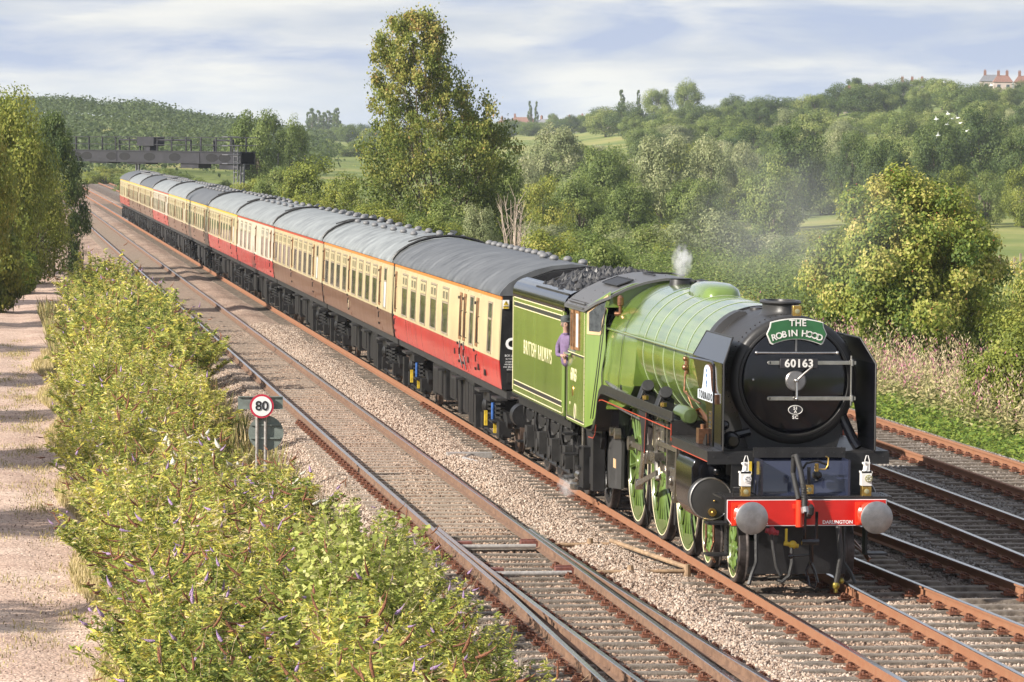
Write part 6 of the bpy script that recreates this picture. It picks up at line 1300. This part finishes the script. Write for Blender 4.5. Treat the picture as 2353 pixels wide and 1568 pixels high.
# --- cab
cs_=P_('cab_side',lambda b:(b.prism([(11.2,1.42),(13.2,1.42),(13.2,2.60),(12.95,2.66),(12.95,3.30),(13.15,3.36),(13.15,3.40),(11.2,3.40)],'x',-1.37,-1.35)),LGREEN,smooth=0)
P_('cab_side',lambda b:(b.prism([(11.2,1.42),(13.2,1.42),(13.2,3.40),(11.2,3.40)],'x',1.35,1.37)),LGREEN,smooth=0)
# side window opening: dark inside, sliding wooden frames
wd=P_('cab_window',lambda b:b.bx(-1.376,-1.371,12.22,12.90,2.70,3.30),HOLE,cs_,smooth=0)
def wfr(b,y0,y1,z0,z1,w,x0,x1): b.bx(x0,x1,y0,y0+w,z0,z1); b.bx(x0,x1,y1-w,y1,z0,z1); b.bx(x0,x1,y0+w,y1-w,z0,z0+w); b.bx(x0,x1,y0+w,y1-w,z1-w,z1)
P_('window_frame',lambda b:wfr(b,12.20,12.50,2.66,3.33,.05,-1.42,-1.378),TEAK,cs_,0); P_('window_frame',lambda b:wfr(b,11.76,12.16,2.67,3.33,.045,-1.395,-1.372),TEAK,cs_,0)
P_('window_pane',lambda b:b.bx(-1.385,-1.376,11.80,12.12,2.71,3.29),FROST,cs_,0); P_('window_pane',lambda b:b.bx(-1.40,-1.39,12.25,12.45,2.71,3.29),GLASS,cs_,0)
def lining(b,y0,y1,z0,z1,x,w=.012): wfr(b,y0,y1,z0,z1,w,x-.003,x)
P_('cab_lining',lambda b:(lining(b,11.24,13.16,1.46,2.60,-1.3705),b.bx(-1.374,-1.37,11.27,11.285,1.5,3.36)),CRL,cs_,0); P_('cab_black_lining',lambda b:lining(b,11.255,13.145,1.475,2.585,-1.3705,.028),BLL,cs_,0)
t60=text('60163',.30,CRL,cs_,(-1.372,12.42,2.215),'left',sx=.82,bold=.003,depth=.003,sp=1.05)
P_('cab_plaque',lambda b:b.lathe([(-.01,.0001),(-.01,.075),(0,.08)],(-1.37,12.50,1.95),'x',20,sx=.8,sz=1.2),BRASS,cs_); P_('cab_oval',lambda b:b.lathe([(-.004,.0001),(-.004,.085),(0,.09)],(-1.371,12.22,1.62),'x',24,sx=.8,sz=1.45),BLL,cs_); P_('oval_rim',lambda b:b.tube([(-1.375,12.22+.075*math.cos(R(a)),1.62+.128*math.sin(R(a))) for a in range(0,361,20)],.006,4),CRL,cs_)
text('8P6F',.07,CRL,cs_,(-1.372,12.80,1.72),'left',sx=.8,depth=.002)
P_('cab_rivets',lambda b:riv(b,[(-1.372,11.23,z) for z in np.arange(1.5,3.35,.09)]+[(-1.372,y,3.375) for y in np.arange(11.25,13.2,.09)]+[(-1.372,y,1.44) for y in np.arange(11.25,13.2,.09)],.007),LGREEN,cs_)
P_('cab_handrail',lambda b:(b.cyl((-1.42,12.55,2.56),(-1.42,13.15,2.56),.022),b.sph((-1.42,12.52,2.56),.03)),LGREEN); P_('cab_handrail',lambda b:(b.cyl((-1.40,13.26,1.55),(-1.40,13.26,2.95),.022)),LGREEN); P_('cab_handrail',lambda b:b.cyl((-1.40,13.42,1.60),(-1.40,13.42,2.95),.022),LGREEN)
# wedge front with spectacle window
def wq(t_,z): # along the wedge, t 0 at the cab corner, 1 at the firebox
    return (-1.365+.24*t_,11.2-.62*t_,z)
for s in (-1,1):
    def wedge(b):
        p=[wq(0,1.42),wq(1,1.60),wq(1.02,2.0),wq(1.0,3.2),wq(1.25,3.72),wq(.0,3.42)]; q=[(x,y+.03,z) for x,y,z in p]; n=len(p)
        p=[(x*-s,y,z) for x,y,z in p]; q=[(x*-s,y,z) for x,y,z in q]
        b.add(p+q,[tuple(range(n)),tuple(range(n,2*n))[::-1]]+[(i,(i+1)%n,(i+1)%n+n,i+n) for i in range(n)])
    cf=P_('cab_front',wedge,LGREEN,smooth=0)
    if s<0:
        wpts=[(.07,2.98),(.07,3.36),(1.10,3.66),(1.08,3.50),(.86,3.22),(.80,3.02),(.70,2.98)]
        def pl(k,dy): 
            c=(.55,3.27); return [(wq(c[0]+(t_-c[0])*k,0)[0],wq(c[0]+(t_-c[0])*k,0)[1]-dy,c[1]+(z-c[1])*k) for t_,z in wpts]
        def plate(k,d0,d1): 
            def f(b):
                a=pl(k,d1); c=pl(k,d0); n=len(a); b.add(a+c,[tuple(range(n)),tuple(range(n,2*n))[::-1]]+[(i,(i+1)%n,(i+1)%n+n,i+n) for i in range(n)])
            return f
        P_('spectacle_frame',plate(1.0,0,.03),mat('window_frame_wood',(.52,.36,.20),.4),cf,0); P_('spectacle_glass',plate(.82,.02,.036),mat('spectacle_glass_grey',(.045,.05,.05),.1,var=.4,scale=9),cf,0)
        P_('front_pipe',lambda b:(b.tube([wq(.98,3.5),(-1.17,10.5,3.1),(-1.24,10.55,2.4),(-1.30,10.75,1.6)],.010,6),b.tube([(-1.12,10.56,3.5),(-1.2,10.52,3.1),(-1.27,10.57,2.4),(-1.33,10.8,1.6)],.008,6)),BLACK,cf)
P_('cab_front_top',lambda b:b.prism([(-1.15,3.45),(-1.1,3.66),(-.7,3.84),(0,3.93),(.7,3.84),(1.1,3.66),(1.15,3.45)],'y',10.5,10.56),LGREEN)
CRF=[(1.40,3.38),(1.37,3.42),(1.25,3.53),(1.05,3.66),(.8,3.78),(.5,3.88),(.2,3.935),(0,3.945)]
rf=P_('cab_roof',lambda b:b.loft([[(x*k,y,z) for x,z in ([(-a,c) for a,c in CRF]+CRF[::-1][1:])]+[(x*k,y,z-.04) for x,z in (CRF[:-1]+[(0,3.945)]+[(-a,c) for a,c in CRF[::-1][1:]])] for y,k in ((11.15,1.0),(13.35,1.0))]+[]),CABR,smooth=40)
def rz_(x): return float(np.interp(abs(x),[p[0] for p in CRF[::-1]],[p[1] for p in CRF[::-1]]))
P_('roof_front',lambda b:b.loft([[(hw*t,y,rz_(hw*t)+.002) for t in np.linspace(-1,1,25)]+[(hw*t,y,rz_(hw*t)-.04) for t in np.linspace(1,-1,25)] for y,hw in ((10.36,1.08),(10.8,1.26),(11.15,1.395))]),CABR,rf,40)
P_('roof_gutter',lambda b:(b.bx(-1.42,-1.34,11.2,13.2,3.385,3.41),b.tube([(-1.36,11.3,3.47),(-1.36,13.1,3.47)],.018,6)),CABR,rf); P_('roof_vent',lambda b:(b.loft([[(x,y,z+.02) for x,z in ((-.85,3.78),(-.62,3.86))] for y in (11.0,12.6)],closed=False),b.tube([(-.86,11.0,3.79),(-.86,12.6,3.79),(-.60,12.6,3.885),(-.60,11.0,3.885),(-.86,11.0,3.79)],.014,4),b.tube([(-.2,11.2,3.96),(-.2,12.4,3.96),(.3,12.4,3.95),(.3,11.2,3.95)],.014,4)),BLACK,rf)
P_('roof_rivets',lambda b:riv(b,[(-x,y,z+.004) for x,z in CRF[1:] for y in (11.35,12.2,13.2)]+[(-1.31,y,3.485) for y in np.arange(11.3,13.2,.08)],.009),CABR,rf)
P_('cab_floor',lambda b:(b.bx(-1.33,1.33,11.2,13.4,1.40,1.5),b.bx(-1.0,1.0,11.0,11.25,1.5,3.3)),BLACK)
# --- tender
TE=thing('tender','apple green tender lettered BRITISH RAILWAYS, heaped with coal','tender',(0,16.5,0))
T_=lambda name,fn,m_,par=TE,smooth=35,bevel=0:P_(name,fn,m_,par,smooth,bevel)
ty0,ty1=13.55,20.08
T_('tender_side',lambda b:(b.bx(-1.37,-1.33,ty0,ty1,1.44,3.25),b.bx(1.33,1.37,ty0,ty1,1.44,3.25)),LGREEN,smooth=0)
tsd=bpy.data.objects['tender_side']
FL=[(1.37,3.25),(1.375,3.36),(1.35,3.45),(1.29,3.53),(1.20,3.58),(1.10,3.61)]
T_('tender_flare',lambda b:[b.loft([[(s*x,y,z) for x,z in FL]+[(s*(x-.025),y,z-.02) for x,z in FL[::-1]] for y in (ty0-.05,ty1)]) for s in (-1,1)],GBLK,smooth=60)
T_('tender_end',lambda b:(b.prism([(-1.33,1.44),(1.33,1.44),(1.33,3.3),(1.1,3.55),(.6,3.72),(0,3.78),(-.6,3.72),(-1.1,3.55),(-1.33,3.3)],'y',ty1-.04,ty1),b.tube([(-1.30,ty1,3.40),(-1.1,ty1,3.57),(-.6,ty1,3.74),(0,ty1,3.80),(.6,ty1,3.74),(1.1,ty1,3.57),(1.30,ty1,3.40)],.018,6)),BLACK)
T_('tank_top',lambda b:(b.bx(-1.30,1.30,17.6,ty1-.05,3.25,3.30),b.bx(-.3,.3,18.6,19.1,3.3,3.5)),UGREY)
T_('coal_plate',lambda b:(b.prism([(-1.32,3.2),(1.32,3.2),(1.30,3.46),(1.1,3.62),(.7,3.78),(.3,3.86),(-.3,3.86),(-.7,3.78),(-1.1,3.62),(-1.30,3.46)],'y',17.45,17.52),b.bx(-1.30,-1.27,ty0,17.5,2.9,3.55)),UGREY)
T_('tank_front',lambda b:b.bx(-1.33,1.33,ty0,ty0+.05,1.44,3.3),BLACK)
cb=MB(); g=random.Random(8)
for i in range(1500):
    y=g.uniform(13.45,17.42); x=g.uniform(-1.18,1.18); z=3.40+.42*(1-(x/1.35)**2)*min(1,(y-12.6)/1.6)+g.uniform(-.06,.03); r=g.uniform(.05,.12); a=g.uniform(0,6.28); rx,ry,rz_=[r*g.uniform(.6,1.2) for _ in range(3)]
    ca,sa=math.cos(a),math.sin(a); vs=[]
    for k in range(6):
        t_=6.283*k/6+g.uniform(-.3,.3); px_,py_=rx*math.cos(t_),ry*math.sin(t_); vs.append((x+ca*px_-sa*py_,y+sa*px_+ca*py_,z+g.uniform(-.3,.3)*rz_))
    vs+=[(x+g.uniform(-.3,.3)*rx,y+g.uniform(-.3,.3)*ry,z+rz_),(x,y,z-rz_)]
    cb.add(vs,[(k,(k+1)%6,6) for k in range(6)]+[((k+1)%6,k,7) for k in range(6)])
o=cb.build('coal_heap',COAL,None,smooth=0); tag(o,'heap of black coal lumps filling the tender behind the cab','coal',kind='stuff'); 
TX=-1.3705
T_('tender_rivets',lambda b:riv(b,[(TX,y,3.262) for y in np.arange(13.6,20.05,.12)]+[(TX,y,1.455) for y in np.arange(13.6,20.05,.12)],.008),GBLK,tsd)
T_('black_stripe',lambda b:(b.bx(TX-.003,TX,13.78,19.85,3.085,3.155),b.bx(TX-.003,TX,13.78,19.85,1.60,1.67)),BLL,tsd,0)
T_('cream_lining',lambda b:([b.bx(TX-.005,TX-.0005,13.75,19.88,z,z+.014) for z in (3.160,3.068,1.676,1.584,3.236,1.475)],b.bx(TX-.005,TX-.0005,13.60,13.615,1.49,3.235),b.bx(TX-.005,TX-.0005,20.02,20.06,1.49,3.235)),CRL,tsd,0)
def fit(o,wid):
    xs_=[v.co.x for v in o.data.vertices]; o.scale.x=wid/(max(xs_)-min(xs_)); return o
fit(text('BRITISH',.37,CRL,tsd,(TX-.001,17.74,2.36),'left',bold=.0,depth=.002,sp=1.32),1.60); fit(text('RAILWAYS',.37,CRL,tsd,(TX-.001,15.85,2.36),'left',bold=.0,depth=.002,sp=1.32),1.66)
T_('tender_frame',lambda b:(b.bx(-1.24,-1.18,13.5,20.1,1.22,1.40),b.bx(1.18,1.24,13.5,20.1,1.22,1.40),b.bx(-1.37,1.37,13.4,20.15,1.40,1.44),b.bx(-1.30,-1.1,13.45,20.1,1.36,1.40),b.prism([(13.7,1.22),(20.0,1.22),(19.9,.75),(13.9,.75)],'x',-.96,-.92),b.bx(-1.0,1.0,13.6,20.0,.95,1.22),b.tube([(-1.02,13.9,.34),(-1.02,19.8,.34)],.045,6),b.prism([(14.0,.72),(14.4,.38),(19.3,.38),(19.7,.72),(19.5,.72),(19.2,.5),(14.5,.5),(14.2,.72)],'x',-1.05,-1.01)),BLACK)
for i,y in enumerate((14.45,16.05,17.65,19.25)):
    wheelset(TNW,.635,y,TE,10); T_('axlebox',lambda b:(b.bx(-1.22,-.98,y-.16,y+.16,.46,.86),b.cyl((-1.25,y,.62),(-1.20,y,.62),.12,n=16),b.bx(-1.08,-1.02,y-.27,y-.19,.35,1.2),b.bx(-1.08,-1.02,y+.19,y+.27,.35,1.2),b.cyl((-1.1,y-.35,.9),(-1.1,y-.35,1.25),.06),b.cyl((-1.1,y+.35,.9),(-1.1,y+.35,1.25),.06)),UGREY)
    T_('spring',lambda b:b.prism([(y-.62,1.14),(y+.62,1.14),(y+.62,1.10),(y+.3,.98),(y,.93),(y-.3,.98),(y-.62,1.10)],'x',-1.16,-1.06),BLACK); T_('spring_hanger',lambda b:(b.bx(-1.16,-1.08,y-.66,y-.60,.80,1.25),b.bx(-1.16,-1.08,y+.60,y+.66,.80,1.25),b.tube([(-1.18,y+.45,1.3),(-1.20,y+.48,1.0),(-1.1,y+.5,.6)],.03,6)),BLACK)
T_('tender_step',lambda b:([b.bx(-1.33,-1.05,a,a+.32,z,z+.03) for a in (13.65,) for z in (.35,.75,1.1)],b.bx(-1.30,-1.05,19.75,20.05,.5,.53),b.bx(-1.1,-1.05,13.65,13.97,.35,1.3),b.cyl((-1.20,19.7,1.0),(-1.20,20.1,1.0),.22,n=20)),BLACK)
# ---------------------------------------------------------------- driver leaning out of the cab
def person():
    root=thing('person','person in mauve overalls and dark cap leaning out of the cab window','person',(-1.45,12.9,2.45))
    SKIN=mat('skin',(.40,.24,.18),.6,var=.08); JACK=mat('mauve_jacket',(.15,.10,.19),.8,var=.2,scale=14,bump=.3,bscale=30); CAP=mat('dark_cap',(.05,.06,.06),.7)
    js=[(0,0,-.20,.15),(0.02,0,.10,.16),(0,.0,.32,.17),(-.02,-.02,.46,.10),(-.03,-.05,.54,.052),(-.04,-.08,.62,.075),(-.04,-.09,.70,.095),(-.04,-.08,.78,.07),
        (-.06,.18,.40,.085),(-.14,.30,.22,.058),(-.17,.16,.06,.045),(-.12,-.10,.06,.033),(-.11,-.18,.04,.028),
        (.06,-.16,.38,.08),(.12,-.2,.2,.05)]
    ed=[(0,1),(1,2),(2,3),(3,4),(4,5),(5,6),(6,7),(2,8),(8,9),(9,10),(10,11),(11,12),(2,13),(13,14)]
    b=12
    for k,(dx,dz,l_) in enumerate(((-.022,.012,.075),(-.012,.0,.085),(0,-.008,.088),(.012,-.014,.078),(.02,.03,.05))):
        i0=len(js); js.append((-.11+dx,-.20-l_*.5,.035+dz,.010)); js.append((-.11+dx,-.20-l_,.02+dz-.02,.009)); ed+=[(12,i0),(i0,i0+1)]
    me=bpy.data.meshes.new('body'); me.from_pydata([j[:3] for j in js],ed,[]); o=link('body',me,root)
    sk=o.modifiers.new('skin','SKIN'); sk.use_smooth_shade=True
    for i,v in enumerate(me.skin_vertices[0].data): v.radius=(js[i][3],js[i][3]); v.use_root=(i==0)
    sb=o.modifiers.new('sub','SUBSURF'); sb.levels=2; sb.render_levels=2
    dg=bpy.context.evaluated_depsgraph_get(); dg.update(); m2=bpy.data.meshes.new_from_object(o.evaluated_get(dg)); o.modifiers.clear(); o.data=m2; m2.name='body'
    m2.materials.clear(); m2.materials.append(JACK); m2.materials.append(SKIN)
    for p in m2.polygons:
        c=p.center; p.material_index=1 if (c.z>.50 or (c.y<-.085 and c.z<.13 and c.x<-.06)) else 0; p.use_smooth=True
    b=MB(); b.lathe([(.715,.103),(.74,.112),(.80,.105),(.835,.07),(.845,.0001)],(-.04,-.075,0),'z',20); b.loft([[(-.11,-.16,.735),(.03,-.16,.735),(.0,-.235,.715),(-.08,-.235,.715)],[(-.11,-.16,.745),(.03,-.16,.745),(.0,-.235,.725),(-.08,-.235,.725)]]); link('cap',b.mesh('cap',CAP),root)
    b=MB(); b.sph((-.04,-.185,.655),(.012,.02,.02),6,5); b.sph((-.135,-.08,.66),(.012,.022,.032),6,5); b.sph((.055,-.08,.66),(.012,.022,.032),6,5); link('nose_and_ears',b.mesh('nose_and_ears',SKIN),root)
    b=MB(); b.sph((-.075,-.17,.675),.010,6,4); b.sph((-.005,-.17,.675),.010,6,4); b.bx(-.06,-.02,-.178,-.172,.608,.614); link('eyes_and_mouth',b.mesh('eyes_and_mouth',BLK),root)
    b=MB(); b.lathe([(.62,.085),(.68,.102),(.73,.106)],(-.04,-.06,0),'z',16,sx=.97,caps=False); link('hair',b.mesh('hair',mat('grey_hair',(.16,.13,.11),.8)),root)
    return root
pr=person(); pr.location=(-1.36,13.22,2.46); pr.scale=(.88,.88,.88)
# ================================================================ SMOKE, STEAM AND HAZE
def puff(name,label,cat,c,r,dens,scale,lo,hi,col=(1,1,1),rot=0):
    b=MB(); b.sph((0,0,0),(1,1,1),20,14); M=bpy.data.materials.new(name+'_volume'); M.use_nodes=True; t=M.node_tree; t.nodes.clear(); n=t.nodes.new; l=t.links.new
    o_=n('ShaderNodeOutputMaterial'); v=n('ShaderNodeVolumePrincipled'); v.inputs['Color'].default_value=(*col,1); v.inputs['Anisotropy'].default_value=.2
    tc_=n('ShaderNodeTexCoord'); ns=n('ShaderNodeTexNoise'); ns.inputs['Scale'].default_value=scale; ns.inputs['Detail'].default_value=4; l(tc_.outputs['Object'],ns.inputs[0])
    ln_=n('ShaderNodeVectorMath'); ln_.operation='LENGTH'; l(tc_.outputs['Object'],ln_.inputs[0])
    fo=n('ShaderNodeMapRange'); fo.inputs[1].default_value=.25; fo.inputs[2].default_value=1; fo.inputs[3].default_value=1; fo.inputs[4].default_value=0; l(ln_.outputs['Value'],fo.inputs[0])
    mr=n('ShaderNodeMapRange'); mr.inputs[1].default_value=lo; mr.inputs[2].default_value=hi; mr.inputs[3].default_value=0; mr.inputs[4].default_value=dens; l(ns.outputs[0],mr.inputs[0])
    mu=n('ShaderNodeMath'); mu.operation='MULTIPLY'; l(fo.outputs[0],mu.inputs[0]); l(mr.outputs[0],mu.inputs[1]); l(mu.outputs[0],v.inputs['Density']); l(v.outputs[0],o_.inputs['Volume'])
    o=link(name,b.mesh(name,M,smooth=60),None,c,(0,0,rot),r); tag(o,label,cat,kind='stuff'); return o
puff('steam_puff','white steam puff rising from the safety valves','steam',(-.02,9.7,4.24),(.19,.24,.30),12,2.2,.40,.62)
puff('steam_leak','small wisp of steam at the injector below the cab','steam',(-1.25,13.75,.22),(.20,.35,.22),7,2.5,.42,.62)
puff('smoke','thin grey smoke drifting back from the chimney over the far bank','smoke',(5.2,27,4.6),(2.6,27,1.9),.012,1.3,.34,.70,(.93,.94,.96),R(-11))
hzb=MB(); hzb.bx(-2400,2400,-90,4600,-25,60); HM=bpy.data.materials.new('haze_volume'); HM.use_nodes=True; t=HM.node_tree; t.nodes.clear(); o_=t.nodes.new('ShaderNodeOutputMaterial'); v=t.nodes.new('ShaderNodeVolumePrincipled'); v.inputs['Color'].default_value=(.80,.88,1,1); v.inputs['Density'].default_value=.00008; t.links.new(v.outputs[0],o_.inputs['Volume'])
tag(hzb.build('haze',HM,smooth=0),kind='stuff')
